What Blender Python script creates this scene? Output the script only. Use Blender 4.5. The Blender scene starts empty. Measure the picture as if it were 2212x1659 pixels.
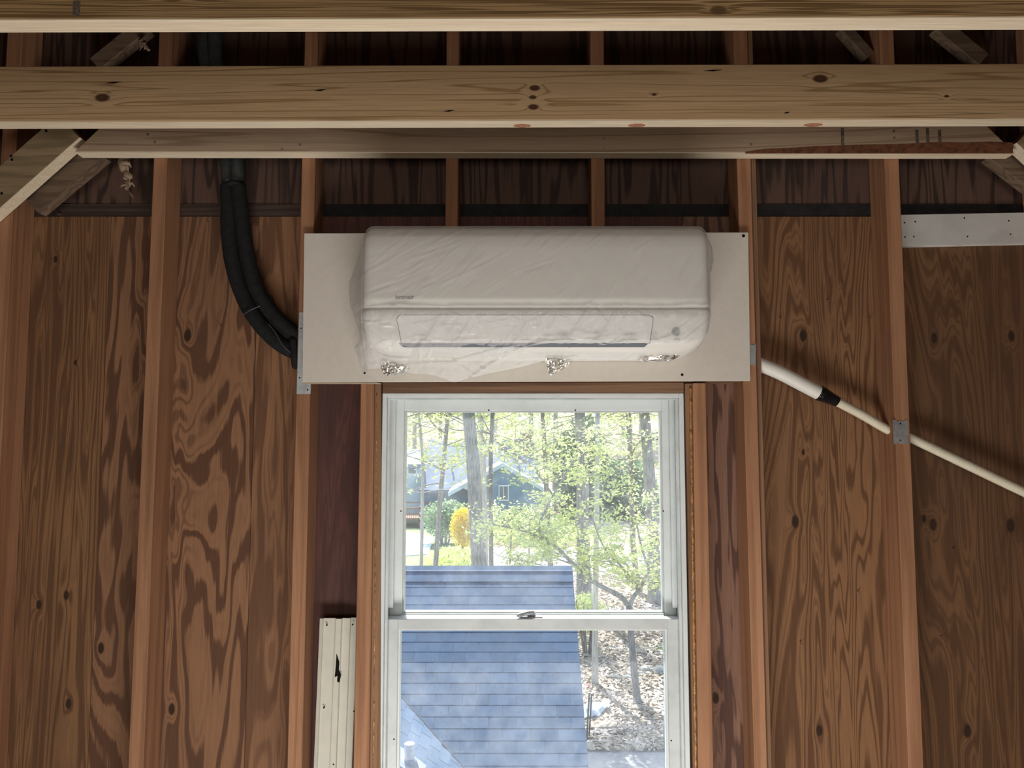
import bpy, bmesh, math, random
from mathutils import Vector, Matrix, noise
R = math.radians
rnd = random.Random(7)
scn = bpy.context.scene
COL = scn.collection
# ------------------------------------------------------------------ camera
CZ = 1.75; F = 1533.0; PIT = R(4.28)
cd = bpy.data.cameras.new('camera'); cam = bpy.data.objects.new('camera', cd); COL.objects.link(cam)
cd.sensor_fit = 'HORIZONTAL'; cd.sensor_width = 36; cd.lens = F/2212*36; cd.clip_end = 500; cd.clip_start = .05
cam.location = (0, 0, CZ); cam.rotation_euler = (math.pi/2+PIT, 0, 0)
scn.camera = cam
# ------------------------------------------------------------------ sky, sun, added fill lights, exposure
SUN_EL = R(56)
w = bpy.data.worlds.new('sky'); scn.world = w; w.use_nodes = True
wn = w.node_tree.nodes; wl = w.node_tree.links
sky = wn.new('ShaderNodeTexSky'); sky.sky_type = 'NISHITA'; sky.sun_disc = False
sky.sun_elevation = SUN_EL; sky.sun_rotation = R(-14); sky.dust_density = 2.5; sky.air_density = 1.0
wl.new(sky.outputs[0], wn['Background'].inputs[0]); wn['Background'].inputs[1].default_value = 0.36
def light(name, kind, loc, target, energy, color, **kw):
    d = bpy.data.lights.new(name, kind); o = bpy.data.objects.new(name, d); COL.objects.link(o)
    o.location = loc; v = Vector(target)-Vector(loc); o.rotation_euler = v.to_track_quat('-Z', 'Y').to_euler()
    d.energy = energy; d.color = color
    for k, x in kw.items(): setattr(d, k, x)
    return o
S = Vector((-.22*math.cos(SUN_EL), .97*math.cos(SUN_EL), math.sin(SUN_EL)))
light('sun', 'SUN', (S*30)[:], (0, 0, 0), 10, (1, .95, .88), angle=R(.6))
# unseen area light added behind the camera, in place of rear window daylight
light('rear_fill_light', 'AREA', (0, -4.7, CZ-.75), (0, 2, CZ-.75), 73, (1, .96, .9), shape='RECTANGLE', size=3.4, size_y=1.7)
# unseen fill light added low in the room, aimed up at wall and ties
light('floor_fill_light', 'AREA', (0, .7, .2), (0, 1.4, CZ+.9), 34, (1, .97, .93), shape='RECTANGLE', size=1.2, size_y=.5)
vs = scn.view_settings
vs.view_transform = 'Standard'; vs.look = 'None'; vs.exposure = 0.0; vs.gamma = 1.0; vs.use_curve_mapping = False
# ------------------------------------------------------------------ pixel -> place
cp, sp = math.cos(PIT), math.sin(PIT)
def ray(px, py):
    a = (px-1106)/F; b = (829.5-py)/F
    return Vector((a, cp-b*sp, sp+b*cp))
def P(px, py, Y):
    r = ray(px, py); s = Y/r.y
    return Vector((r.x*s, Y, CZ+r.z*s))
def PG(px, py, z):
    r = ray(px, py); s = (z-CZ)/r.z
    return Vector((r.x*s, r.y*s, z))
def PP(px, py, p0, n):
    r = ray(px, py); c = Vector((0, 0, CZ)); s = (p0-c).dot(n)/r.dot(n)
    return c+r*s
# ------------------------------------------------------------------ node helper
class NT:
    def __init__(s, name):
        s.m = bpy.data.materials.new(name); s.m.use_nodes = True
        s.n = s.m.node_tree.nodes; s.l = s.m.node_tree.links; s.n.clear()
        s.out = s.n.new('ShaderNodeOutputMaterial')
    def put(s, sock, v):
        if hasattr(v, 'is_output'): s.l.new(v, sock)
        elif v is not None:
            if isinstance(v, (tuple, list)) and len(v) == 3 and sock.type == 'RGBA': v = (*v, 1)
            sock.default_value = v
    def math(s, op, a, b=None, c=None, clamp=False):
        n = s.n.new('ShaderNodeMath'); n.operation = op; n.use_clamp = clamp
        for i, v in enumerate((a, b, c)):
            if v is not None: s.put(n.inputs[i], v)
        return n.outputs[0]
    def vmath(s, op, a, b=None):
        n = s.n.new('ShaderNodeVectorMath'); n.operation = op
        s.put(n.inputs[0], a)
        if b is not None: s.put(n.inputs[1], b)
        return n.outputs['Value'] if op in ('LENGTH', 'DISTANCE', 'DOT_PRODUCT') else n.outputs[0]
    def mix(s, f, a, b, mode='MIX'):
        n = s.n.new('ShaderNodeMix'); n.data_type = 'RGBA'; n.blend_type = mode
        s.put(n.inputs[0], f); s.put(n.inputs[6], a); s.put(n.inputs[7], b)
        return n.outputs[2]
    def noise(s, vec, scale=1, detail=2, rough=.5, dist=0):
        n = s.n.new('ShaderNodeTexNoise')
        s.put(n.inputs['Vector'], vec); n.inputs['Scale'].default_value = scale
        n.inputs['Detail'].default_value = detail; n.inputs['Roughness'].default_value = rough
        n.inputs['Distortion'].default_value = dist
        return n.outputs['Fac']
    def smooth(s, v, a, b, lo=0, hi=1):
        n = s.n.new('ShaderNodeMapRange'); n.interpolation_type = 'SMOOTHSTEP'
        s.put(n.inputs[0], v); n.inputs[1].default_value = a; n.inputs[2].default_value = b
        n.inputs[3].default_value = lo; n.inputs[4].default_value = hi
        return n.outputs[0]
    def pos(s): return s.n.new('ShaderNodeNewGeometry').outputs['Position']
    def obj(s): return s.n.new('ShaderNodeTexCoord').outputs['Object']
    def rand(s): return s.n.new('ShaderNodeObjectInfo').outputs['Random']
    def bump(s, h, strength=.3, dist=.01):
        n = s.n.new('ShaderNodeBump'); n.inputs['Strength'].default_value = strength; n.inputs['Distance'].default_value = dist
        s.put(n.inputs['Height'], h); return n.outputs[0]
    def bsdf(s, col, rough=.6, metal=0, normal=None, spec=None):
        n = s.n.new('ShaderNodeBsdfPrincipled'); s.put(n.inputs['Base Color'], col)
        s.put(n.inputs['Roughness'], rough); s.put(n.inputs['Metallic'], metal)
        if normal is not None: s.put(n.inputs['Normal'], normal)
        if spec is not None: n.inputs['Specular IOR Level'].default_value = spec
        return n.outputs[0]
    def done(s, sh):
        s.l.new(sh, s.out.inputs[0]); return s.m
def wood(name, light_c, dark_c, axis='z', freq=9, across=5, along=.5, seed=0, contrast=1, fibre=.3, knots=(), knot_c=(.035, .018, .01),
         rough=.7, stain=.35, stain_c=None, vary=.25, edge=.25, spec=.25, bumpf=.15, warp=.35, thr=.55, fine=0):
    """axis = grain direction; contour bands of stretched noise make cathedral grain; knots = (world point, radius)"""
    t = NT(name); p = t.pos(); rv = t.rand()
    off = t.vmath('ADD', p, t.vmath('MULTIPLY', (7.3, 3.1, 11.7), None) if False else t.vmath('SCALE', (1, 1, 1), None) if False else (seed*3.7, seed*1.9, seed*5.3))
    k = t.n.new('ShaderNodeCombineXYZ'); r10 = t.math('MULTIPLY', rv, 9.0)
    for i in range(3): t.put(k.inputs[i], r10)
    if vary > 0: off = t.vmath('ADD', off, k.outputs[0])
    sc = (across, across, along) if axis == 'z' else (along, across, across)
    q = t.vmath('MULTIPLY', off, sc)
    n = t.noise(q, 1, 3.2, .5, warp)
    kmask = None
    for kp, kr in knots:
        e = (1, 1, .55) if axis == 'z' else (.55, 1, 1)
        d = t.vmath('LENGTH', t.vmath('MULTIPLY', t.vmath('SUBTRACT', p, tuple(kp)), e))
        d = t.math('DIVIDE', d, kr*.8)
        g = t.math('POWER', 2.718, t.math('MULTIPLY', t.math('MULTIPLY', d, d), -.3))
        n = t.math('ADD', n, t.math('MULTIPLY', g, .8/freq))
        mk = t.smooth(d, .65, 1.15, 1, 0)
        kmask = mk if kmask is None else t.math('MAXIMUM', kmask, mk)
    fs = (95, 95, 2.2) if axis == 'z' else (2.2, 95, 95)
    fb = t.noise(t.vmath('MULTIPLY', off, fs), 1, 3, .6)
    fs2 = (260, 260, 9) if axis == 'z' else (9, 260, 260)
    fb2 = t.noise(t.vmath('MULTIPLY', off, fs2), 1, 2, .6)
    band = t.math('PINGPONG', t.math('MULTIPLY', n, freq), .5)
    band = t.math('ADD', t.math('MULTIPLY', band, 2), t.math('MULTIPLY', t.math('SUBTRACT', fb, .5), fibre*2))
    tt = t.math('MULTIPLY', t.smooth(band, thr-edge, thr+edge+.12), contrast)
    if fine:
        b2 = t.math('ADD', t.math('PINGPONG', t.math('MULTIPLY', n, freq*3.4), .5), t.math('MULTIPLY', t.math('SUBTRACT', fb, .5), .35))
        msk = t.smooth(t.noise(t.vmath('MULTIPLY', off, (4, 4, .6) if axis == 'z' else (.6, 4, 4)), 1, 2, .5), .36, .56)
        tt = t.math('MAXIMUM', tt, t.math('MULTIPLY', t.math('MULTIPLY', t.smooth(b2, .2, .42), msk), fine))
    col = t.mix(tt, light_c, dark_c)
    big = t.noise(t.vmath('MULTIPLY', off, (2.6, 2.6, .9) if axis == 'z' else (.9, 2.6, 2.6)), 1, 3, .6)
    col = t.mix(t.smooth(big, .42, .72, 0, stain), col, stain_c or tuple(c*.45 for c in dark_c))
    v = t.math('ADD', t.math('MULTIPLY', fb2, .5), t.math('ADD', .68, t.math('MULTIPLY', t.math('SUBTRACT', rv, .5), vary)))
    cc = t.n.new('ShaderNodeCombineXYZ')
    for i in range(3): t.put(cc.inputs[i], v)
    col = t.mix(1.0, col, cc.outputs[0], 'MULTIPLY')
    if kmask is not None: col = t.mix(kmask, col, knot_c)
    b = t.bump(t.math('ADD', t.math('MULTIPLY', tt, -.5), fb), bumpf, .004)
    return t.done(t.bsdf(col, rough, 0, b, spec))
def plain(name, c, rough=.5, metal=0, var=.08, scale=20, spec=.5, bumps=0, tint=None):
    t = NT(name); p = t.obj(); n = t.noise(p, scale, 4, .6)
    d = tint or tuple(x*(1-var*2.5) for x in c)
    col = t.mix(t.smooth(n, .35, .75), c, d)
    return t.done(t.bsdf(col, rough, metal, t.bump(n, bumps, .004) if bumps else None, spec))
# ------------------------------------------------------------------ mesh helper
class MB:
    def __init__(s): s.v = []; s.f = []
    def hexa(s, a, b):
        """a, b: two quads of four points with the same winding"""
        i = len(s.v); s.v += [tuple(x) for x in a]+[tuple(x) for x in b]
        s.f += [(i, i+1, i+2, i+3), (i+7, i+6, i+5, i+4)]+[(i+(k+1) % 4, i+k, i+4+k, i+4+(k+1) % 4) for k in range(4)]
        return s
    def box(s, lo, hi):
        x0, y0, z0 = lo; x1, y1, z1 = hi
        return s.hexa([(x0, y0, z0), (x1, y0, z0), (x1, y0, z1), (x0, y0, z1)], [(x0, y1, z0), (x1, y1, z0), (x1, y1, z1), (x0, y1, z1)])
    def prism(s, pts, y0, y1):
        """outline in x,z extruded from y0 to y1"""
        n = len(pts); i = len(s.v)
        s.v += [(x, y0, z) for x, z in pts]+[(x, y1, z) for x, z in pts]
        s.f += [tuple(range(i, i+n)), tuple(range(i+2*n-1, i+n-1, -1))]
        s.f += [(i+(k+1) % n, i+k, i+n+k, i+n+(k+1) % n) for k in range(n)]
        return s
    def tube(s, pts, rad, seg=12, cap=True):
        pts = [Vector(p) for p in pts]; n = len(pts)
        rr = rad if isinstance(rad, (list, tuple)) else [rad]*n
        i0 = len(s.v); up = None
        for k in range(n):
            t = (pts[min(k+1, n-1)]-pts[max(k-1, 0)]).normalized()
            if up is None:
                up = t.orthogonal().normalized()
            up = (up-t*up.dot(t)).normalized(); sd = t.cross(up)
            for j in range(seg):
                a = 2*math.pi*j/seg
                s.v.append(tuple(pts[k]+(up*math.cos(a)+sd*math.sin(a))*rr[k]))
        for k in range(n-1):
            for j in range(seg):
                a = i0+k*seg+j; b = i0+k*seg+(j+1) % seg
                s.f.append((a, b, b+seg, a+seg))
        if cap:
            s.f.append(tuple(i0+seg-1-j for j in range(seg))); s.f.append(tuple(i0+(n-1)*seg+j for j in range(seg)))
        return s
    def grid(s, rows, close=False):
        i0 = len(s.v); n = len(rows[0])
        for r in rows: s.v += [tuple(p) for p in r]
        for a in range(len(rows)-1):
            for b in range(n-1+(1 if close else 0)):
                c = (b+1) % n
                s.f.append((i0+a*n+b, i0+a*n+c, i0+(a+1)*n+c, i0+(a+1)*n+b))
        return s
    def build(s, name, mat, parent=None, bevel=0, smooth=False, seg=1, fix=True):
        me = bpy.data.meshes.new(name); me.from_pydata(s.v, [], s.f)
        if bevel or fix:
            bm = bmesh.new(); bm.from_mesh(me)
            if fix: bmesh.ops.recalc_face_normals(bm, faces=bm.faces)
            if bevel: bmesh.ops.bevel(bm, geom=list(bm.edges), offset=bevel, segments=seg, affect='EDGES', clamp_overlap=True)
            bm.to_mesh(me); bm.free()
        if smooth: me.polygons.foreach_set('use_smooth', [True]*len(me.polygons))
        me.materials.append(mat)
        return link(name, me, parent)
def link(name, me, parent=None):
    o = bpy.data.objects.new(name, me); COL.objects.link(o)
    if parent is not None:
        o.parent = parent; o.matrix_parent_inverse = Matrix.Translation(-parent.location) if parent.type == 'EMPTY' else parent.matrix_basis.inverted()
    return o
def tag(o, label=None, cat=None, group=None, kind=None):
    if label: o['label'] = label
    if cat: o['category'] = cat
    if group: o['group'] = group
    if kind: o['kind'] = kind
    return o
def empty(name, loc, label=None, cat=None, group=None, kind=None):
    o = bpy.data.objects.new(name, None); COL.objects.link(o); o.location = loc; o.empty_display_size = .1
    return tag(o, label, cat, group, kind)
def spline(pts, n=8):
    """Catmull-Rom through the points"""
    pts = [Vector(p) for p in pts]; q = [pts[0]*2-pts[1]]+pts+[pts[-1]*2-pts[-2]]; out = []
    for i in range(1, len(q)-2):
        for k in range(n):
            t = k/n; a, b, c, d = q[i-1], q[i], q[i+1], q[i+2]
            out.append(.5*((2*b)+(c-a)*t+(2*a-5*b+4*c-d)*t*t+(3*b-a-3*c+d)*t**3))
    return out+[pts[-1]]
def lerp(a, b, t): return a+(b-a)*t
def pw(x, pts):
    if x <= pts[0][0]: return pts[0][1]
    for (a, u), (b, v) in zip(pts, pts[1:]):
        if x <= b: return u+(v-u)*(x-a)/(b-a)
    return pts[-1][1]
# ------------------------------------------------------------------ planes of the room
YS = 1.918          # front of the studs
YB = 2.007          # inner face of the sheathing
G = CZ-6.0          # ground outside
# ------------------------------------------------------------------ materials: room
K = lambda px, py, r, Y=YB: (P(px, py, Y), r)
M = {}
M['stud'] = wood('stud_fir', (.385, .195, .105), (.24, .11, .056), 'z', 5, 14, .35, 1, .6, .25, rough=.75, stain=.3, stain_c=(.13, .055, .028), vary=.2)
M['stud_grey'] = wood('stud_fir_dull', (.27, .15, .085), (.17, .09, .05), 'z', 5, 14, .35, 5, .6, .3, rough=.8, stain=.4, vary=.1)
M['tie_a'] = wood('pine_tie_weathered', (.42, .27, .125), (.19, .11, .045), 'x', 22, 30, .3, 2, 1, .3, stain=.25, edge=.14, thr=.5, vary=0,
                  knots=[(P(372, -12, 1.255), .02), (P(1552, 22, 1.255), .012)], knot_c=(.12, .07, .03), warp=.2)
M['tie_b'] = wood('pine_tie_clear', (.50, .335, .18), (.29, .175, .075), 'x', 14, 12, .24, 8, .9, .10, stain=.1, vary=0, warp=.25, edge=.06, thr=.8,
                  knots=[(P(221, 211, 1.682), .014), (P(1155, 190, 1.682), .010), (P(1151, 210, 1.682), .007), (P(1152, 231, 1.682), .010), (P(1772, 170, 1.682), .014), (P(2045, 208, 1.682), .005), (P(1413, 204, 1.682), .005)],
                  knot_c=(.07, .03, .014))
M['tie_c'] = wood('pine_tie_greyed', (.40, .285, .19), (.27, .18, .11), 'x', 11, 9, .3, 4, .8, .15, thr=.75, stain=.2, vary=0, knots=[(P(870, 334, 1.875), .012)], knot_c=(.12, .07, .04), warp=.25, edge=.08)
M['lit_edge'] = wood('pine_lit_underside', (.86, .74, .56), (.78, .62, .43), 'x', 5, 30, .3, 6, .5, .2, stain=.1, stain_c=(.6, .36, .2), vary=.1)  # paler than the faces, imitating light thrown up on the undersides
M['brace'] = wood('pine_brace', (.34, .245, .14), (.2, .14, .075), 'x', 7, 9, 1.5, 3, .7, .3, stain=.3, vary=.1)
M['old_brace'] = wood('old_brace', (.2, .135, .09), (.1, .065, .042), 'x', 6, 16, 2, 9, .7, .3, stain=.3, vary=.2)
M['header'] = wood('header_wood', (.26, .15, .09), (.13, .07, .04), 'x', 6, 12, .3, 11, .8, .3, stain=.4, vary=.1)
ply = dict(axis='z', rough=.78, vary=0)
M['ply0'] = wood(fine=0.75, name='plywood_tan', light_c=(0.2479, 0.1265, 0.0583), dark_c=(0.1037, 0.049, 0.0239), freq=16, across=7, along=.35, seed=3, contrast=.85, fibre=0.45, edge=0.16, stain=.6, stain_c=(.11, .05, .028),
                 knots=[K(143, 1286, .010), K(84, 1306, .010), K(148, 1520, .011), K(120, 560, .008), K(163, 783, .006)], **ply)
M['ply1'] = wood(fine=0.6, name='plywood_flame', light_c=(0.2719, 0.1368, 0.0711), dark_c=(0.1025, 0.0467, 0.0253), freq=11, across=4.6, along=.85, seed=21, contrast=.95, fibre=0.4, edge=0.08, stain=.35, stain_c=(.12, .06, .035), warp=.9,
                 knots=[K(371, 1532, .012), K(218, 1400, .012), K(405, 725, .014)], **ply)
M['ply2'] = wood(fine=0.55, name='plywood_soft_flame', light_c=(0.2808, 0.1392, 0.0704), dark_c=(0.1275, 0.0589, 0.0306), freq=9, across=5, along=.7, seed=13, contrast=.85, fibre=0.4, edge=0.1, stain=.5, stain_c=(.1, .05, .03), warp=.6, **ply)
M['ply3'] = wood(fine=0.5, name='plywood_red_stain', light_c=(0.1188, 0.048, 0.037), dark_c=(0.0612, 0.0258, 0.0221), freq=9, across=9, along=.4, seed=31, contrast=.7, fibre=0.5, edge=0.2, stain=.6, stain_c=(.045, .028, .028), **ply)
M['ply4'] = wood(fine=0.4, name='plywood_plum_flame', light_c=(0.216, 0.1152, 0.0774), dark_c=(0.0867, 0.0423, 0.0306), freq=8, across=6, along=1.1, seed=44, contrast=.95, fibre=0.3, edge=0.07, stain=.2, warp=.6,
                 knots=[K(1547, 1508, .011)], **ply)
M['ply5'] = wood(fine=0.5, name='plywood_fine_grain', light_c=(0.2616, 0.1322, 0.0627), dark_c=(0.1159, 0.0531, 0.0253), freq=30, across=5.5, along=.5, seed=52, contrast=.9, fibre=0.45, edge=0.16, stain=.45, stain_c=(.13, .065, .035), warp=.5,
                 knots=[K(1718, 1127, .014), K(1770, 1578, .012), K(1735, 725, .014), K(1735, 977, .006)], **ply)
M['ply6'] = wood(fine=0.6, name='plywood_brown', light_c=(0.1882, 0.0938, 0.0433), dark_c=(0.0877, 0.041, 0.0193), freq=20, across=4.5, along=.4, seed=66, contrast=.8, fibre=0.5, edge=0.18, stain=.55, stain_c=(.08, .042, .026), warp=.5,
                 knots=[K(2016, 1133, .013), K(2183, 1135, .015), K(2090, 1579, .014), K(2185, 726, .012), K(2018, 730, .012), K(1996, 1120, .008)], **ply)
M['ply_up'] = wood('plywood_upper_shaded', (0.11, 0.062, 0.045), (0.038, 0.022, 0.017), freq=14, across=7, along=.5, seed=71, contrast=.95, fibre=0.4, edge=0.15, stain=.4, stain_c=(.06, .035, .028), **ply)  # dark grain, with the shade above the ties added to the colour
M['band'] = plain('painted_shade_band', (.022, .02, .02), .8, 0, .2, 30, .2)  # near-black strip paints the shadow between upper and lower sheathing
M['band_wood'] = wood('dark_ledger', (.07, .045, .035), (.035, .022, .018), 'x', 6, 12, .4, 12, .7, .3, vary=.1)
M['board'] = plain('fibre_board', (.62, .575, .51), .85, 0, .02, 60, .2, .05)
M['board_edge'] = plain('board_core', (.45, .36, .26), .9)
M['galv'] = plain('galvanised', (.55, .58, .6), .42, .75, .12, 40)
M['galv_dull'] = plain('galvanised_dull', (.4, .4, .4), .5, .7, .12, 40)
M['hole'] = plain('dark_hole', (.008, .007, .007), .9, spec=.1)
M['steel'] = plain('nail_steel', (.5, .47, .42), .4, .8)
M['white_paint'] = plain('painted_board', (.56, .545, .52), .6, 0, .05, 14, .3)
M['white_edge'] = plain('painted_board_edge', (.75, .73, .68), .6)
M['vinyl'] = plain('window_vinyl', (.64, .68, .68), .35, 0, .05, 9)
M['vinyl_b'] = plain('sash_vinyl', (.54, .57, .57), .35, 0, .08, 12)
M['lock'] = plain('lock_metal', (.36, .37, .4), .4, .3)
M['channel'] = plain('cream_channel', (.52, .50, .42), .45, 0, .03, 25)
M['foam'] = plain('black_foam', (.012, .013, .014), .8, 0, .2, 60, .25, .2)
M['wrap'] = plain('grey_tape_wrap', (.035, .04, .04), .45, 0, .2, 30, .4, .1)
M['tie_wire'] = plain('dark_wire', (.09, .09, .1), .35, .4)
M['hose'] = plain('white_hose', (.74, .72, .66), .5, 0, .03)
M['ribbed'] = plain('beige_ribbed_hose', (.72, .66, .52), .5, 0, .04)
M['tape'] = plain('black_tape', (.006, .006, .007), .18, 0, .2, 40, .7, .3)
M['amber'] = plain('cured_foam', (.42, .2, .055), .3, 0, .5, 90, .6, .6, tint=(.12, .05, .018))
M['floor'] = wood('subfloor', (.52, .38, .24), (.42, .29, .17), 'x', 6, 5, .6, 17, .6, .2, vary=.1)
M['room'] = wood('bare_wood_wall', (.20, .12, .075), (.12, .07, .042), 'z', 7, 6, .5, 19, .7, .3, vary=.1)
M['bark_wane'] = plain('bark_wane', (.17, .065, .03), .85, 0, .3, 70, .2, .5, tint=(.07, .03, .018))
M['stamp'] = plain('ink_smudge', (.05, .045, .04), .8, 0, .3, 220, .2, tint=(.22, .16, .1))
M['nest'] = plain('fibre_clump', (.42, .31, .21), .95, 0, .25, 50, .1, .8, tint=(.12, .08, .055))
def glass_mat(name, haze):
    t = NT(name); tr = t.n.new('ShaderNodeBsdfTransparent'); tr.inputs[0].default_value = (.95, .97, .97, 1)
    gl = t.n.new('ShaderNodeBsdfGlossy'); gl.inputs['Roughness'].default_value = .02
    df = t.n.new('ShaderNodeBsdfTranslucent'); df.inputs[0].default_value = (.85, .9, .95, 1)
    m = t.n.new('ShaderNodeMixShader'); lw = t.n.new('ShaderNodeLayerWeight'); lw.inputs[0].default_value = .04
    t.l.new(lw.outputs['Fresnel'], m.inputs[0]); t.l.new(tr.outputs[0], m.inputs[1]); t.l.new(gl.outputs[0], m.inputs[2])
    m2 = t.n.new('ShaderNodeMixShader'); d = t.noise(t.pos(), 9, 5, .7); t.put(m2.inputs[0], t.smooth(d, .3, .8, haze*.4, haze*1.6))
    t.l.new(m.outputs[0], m2.inputs[1]); t.l.new(df.outputs[0], m2.inputs[2])
    return t.done(m2.outputs[0])
M['glass'] = glass_mat('window_glass', .044)
# ------------------------------------------------------------------ the room shell
YR = -5.0; XW = 2.9; ZE = CZ+.6; ZR = CZ+3.2
o = MB().box((-XW, YR, -.05), (XW, YB, 0)).build('floor', M['floor']); tag(o, kind='structure', label='bare plywood subfloor of the unfinished room')
for nm, x0, x1 in (('wall_left', -XW-.1, -XW), ('wall_right', XW, XW+.1)):
    tag(MB().box((x0, YR, 0), (x1, YB+.05, ZE)).build(nm, M['room']), kind='structure', label='bare wooden side wall of the unfinished room')
wb = empty('wall_back', (0, YR, 0), 'bare wooden gable wall behind the viewer with a wide opening', None, None, 'structure')
bx0, bx1, bz0, bz1 = -1.75, 1.75, CZ-1.65, CZ+.15  # unseen opening, widened and lowered to suit the added rear light
for lo, hi in (((-XW, 0), (bx0, ZE)), ((bx1, 0), (XW, ZE)), ((bx0, 0), (bx1, bz0)), ((bx0, bz1), (bx1, ZE))):
    MB().box((lo[0], YR-.1, lo[1]), (hi[0], YR, hi[1])).build('wall_panel', M['room'], wb)
MB().prism([(-XW, ZE), (XW, ZE), (0, ZR)], YR-.1, YR).build('gable_panel', M['room'], wb)
ce = empty('ceiling', (0, -1.5, ZR), 'dark underside of the pitched roof above the ties', None, None, 'structure')
for s in (-1, 1):
    MB().prism([(s*(XW+.1), ZE-.05), (0, ZR), (0, ZR+.12), (s*(XW+.1), ZE+.08)], YR-.1, YB+.1).build('roof_slope', M['room'], ce)
# ---- front gable wall: sheets of sheathing, the band, the studs
wf = empty('wall_front', (0, YB, 0), 'unfinished gable wall of brown plywood and studs around the window', None, None, 'structure')
def X(px, py=900, Y=YB): return P(px, py, Y).x
def Z(py, Y=YB, px=1106): return P(px, py, Y).z
zb = Z(468); zt = Z(440)
WX0, WX1 = X(822, 860, 1.935), X(1482, 860, 1.935)      # rough opening of the window
WZ1 = Z(846, 1.935); WZ0 = CZ-1.02
def sheet(x0, x1, z0, z1, mat, y=YB): return MB().box((x0+.0008, y, z0), (x1-.0008, y+.012, z1)).build('plywood_sheet', M[mat], wf)
xs = [X(222), X(548), X(668), WX0-.02]
sheet(-XW, xs[0], 0, zb, 'ply0'); sheet(xs[0], xs[1], 0, zb, 'ply1'); sheet(xs[1], xs[2], 0, zb, 'ply2'); sheet(xs[2], xs[3], 0, zb, 'ply3')
xr = [WX1+.02, X(1618), X(1925)]
sheet(xr[0], xr[1], 0, zb, 'ply4'); sheet(xr[1], xr[2], 0, zb, 'ply5'); sheet(xr[2], XW, 0, zb, 'ply6')
sheet(xs[3], xr[0], WZ1+.02, zb, 'ply3'); sheet(xs[3], xr[0], 0, WZ0-.02, 'ply3')
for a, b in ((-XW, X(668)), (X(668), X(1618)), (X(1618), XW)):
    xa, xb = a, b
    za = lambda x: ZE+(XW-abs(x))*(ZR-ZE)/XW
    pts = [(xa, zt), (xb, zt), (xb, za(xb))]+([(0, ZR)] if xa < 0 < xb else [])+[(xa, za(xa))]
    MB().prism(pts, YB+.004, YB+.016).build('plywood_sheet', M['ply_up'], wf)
MB().box((-XW, YB+.002, zb), (X(668), YB+.016, zt)).build('ledger_shade_band', M['band_wood'], wf)
MB().box((X(668), YB+.002, zb), (XW, YB+.016, zt)).build('ledger_shade_band', M['band'], wf)
def stud(name, L0, L1, R0, R1, ztop, zbot, mat='stud', y0=YS, y1=YB-.0005, parent=wf):
    def at(a, b, z):
        a = P(*a, y0); b = P(*b, y0); t = (z-a.z)/(b.z-a.z); return a.x+(b.x-a.x)*t
    q = [(at(L0, L1, zbot), zbot), (at(R0, R1, zbot), zbot), (at(R0, R1, ztop), ztop), (at(L0, L1, ztop), ztop)]
    return MB().prism(q, y0, y1).build(name, M[mat], parent, .002)
ZT = CZ+1.62
stud('stud', (-4, 450), (-66, 1659), (28, 450), (-34, 1659), CZ+1.3, 0)
stud('stud', (332, 340), (276, 1659), (361, 340), (309, 1659), ZT, 0)
stud('stud', (652, 340), (620, 1659), (681, 340), (652, 1659), ZT, 0)
zh = Z(822, YS)
stud('stud', (963, 340), (962, 500), (990, 340), (989, 500), ZT, zh+.004, 'stud')
stud('stud', (1277, 340), (1278, 500), (1306, 340), (1307, 500), ZT, zh+.004, 'stud')
stud('stud', (1592, 340), (1630, 1659), (1622, 340), (1658, 1659), ZT, 0)
stud('sister_stud', (1622.5, 340), (1658.5, 1659), (1633, 340), (1668, 1659), ZT, 0, 'stud_grey', YS+.012)
stud('stud', (1911, 340), (1963, 1659), (1942, 340), (1996, 1659), ZT, 0)
stud('stud', (2254, 340), (2312, 1659), (2285, 340), (2344, 1659), CZ+1.3, 0)
stud('trimmer_stud', (779, 830), (763, 1659), (808, 830), (797, 1659), zh-.006, 0)
stud('trimmer_stud', (1497, 830), (1509, 1659), (1525, 830), (1542, 1659), zh-.006, 0)
stud('jamb_strip', (809, 832), (798, 1659), (823, 832), (821, 1659), zh-.006, 0, 'stud_grey', YS+.012)
stud('jamb_strip', (1480, 832), (1497, 1659), (1496, 832), (1508, 1659), zh-.006, 0, 'stud_grey', YS+.012)
# header over the window, under the white board
MB().box((X(690, 826, YS), YS+.006, zh-.003), (X(1600, 826, YS), YB-.001, zh+.003)).build('header', M['header'], wf)
MB().box((X(824, 830, YS), YS+.014, Z(849, 1.937)+.0008), (X(1480, 830, YS), YB-.001, zh-.0035)).build('header', M['header'], wf, .0015)
MB().box((X(690, 826, YS), YB-.01, zh+.003), (X(1590, 826, YS), YB-.001, Z(640, YB))).build('header', M['header'], wf)
# beads of cured foam beside the window
for side, a, b in (('r', (1491, 836), (1503, 1680)), ('l', (814, 850), (806, 1680))):
    pts = []; rr = []; N = 150
    for i in range(N):
        t = i/(N-1); q = P(lerp(a[0], b[0], t), lerp(a[1], b[1], t), YS+.0115)
        g = noise.noise(Vector((0, 3 if side == 'r' else 9, t*60)))
        pts.append(q+Vector((g*.0015, 0, 0))); rr.append(max(.0006, (.0035 if side == 'r' else .0016)+.0028*g))
    MB().tube(pts, rr, 7).build('foam_bead', M['amber'], wf, 0, True)
# nail heads and protruding nail points in the sheathing
for px, py in ((131, 463), (233, 472), (450, 480), (478, 705), (1646, 473), (1915, 497), (1786, 649), (1684, 688), (1878, 688), (1728, 1386), (1852, 1276), (2056, 1185), (2030, 1375)):
    q = P(px, py, YB)
    MB().tube([q, q+Vector((.001, -.016, -.004))], [.0022, .0006], 6).build('nail_point', M['steel'], wf)
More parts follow.
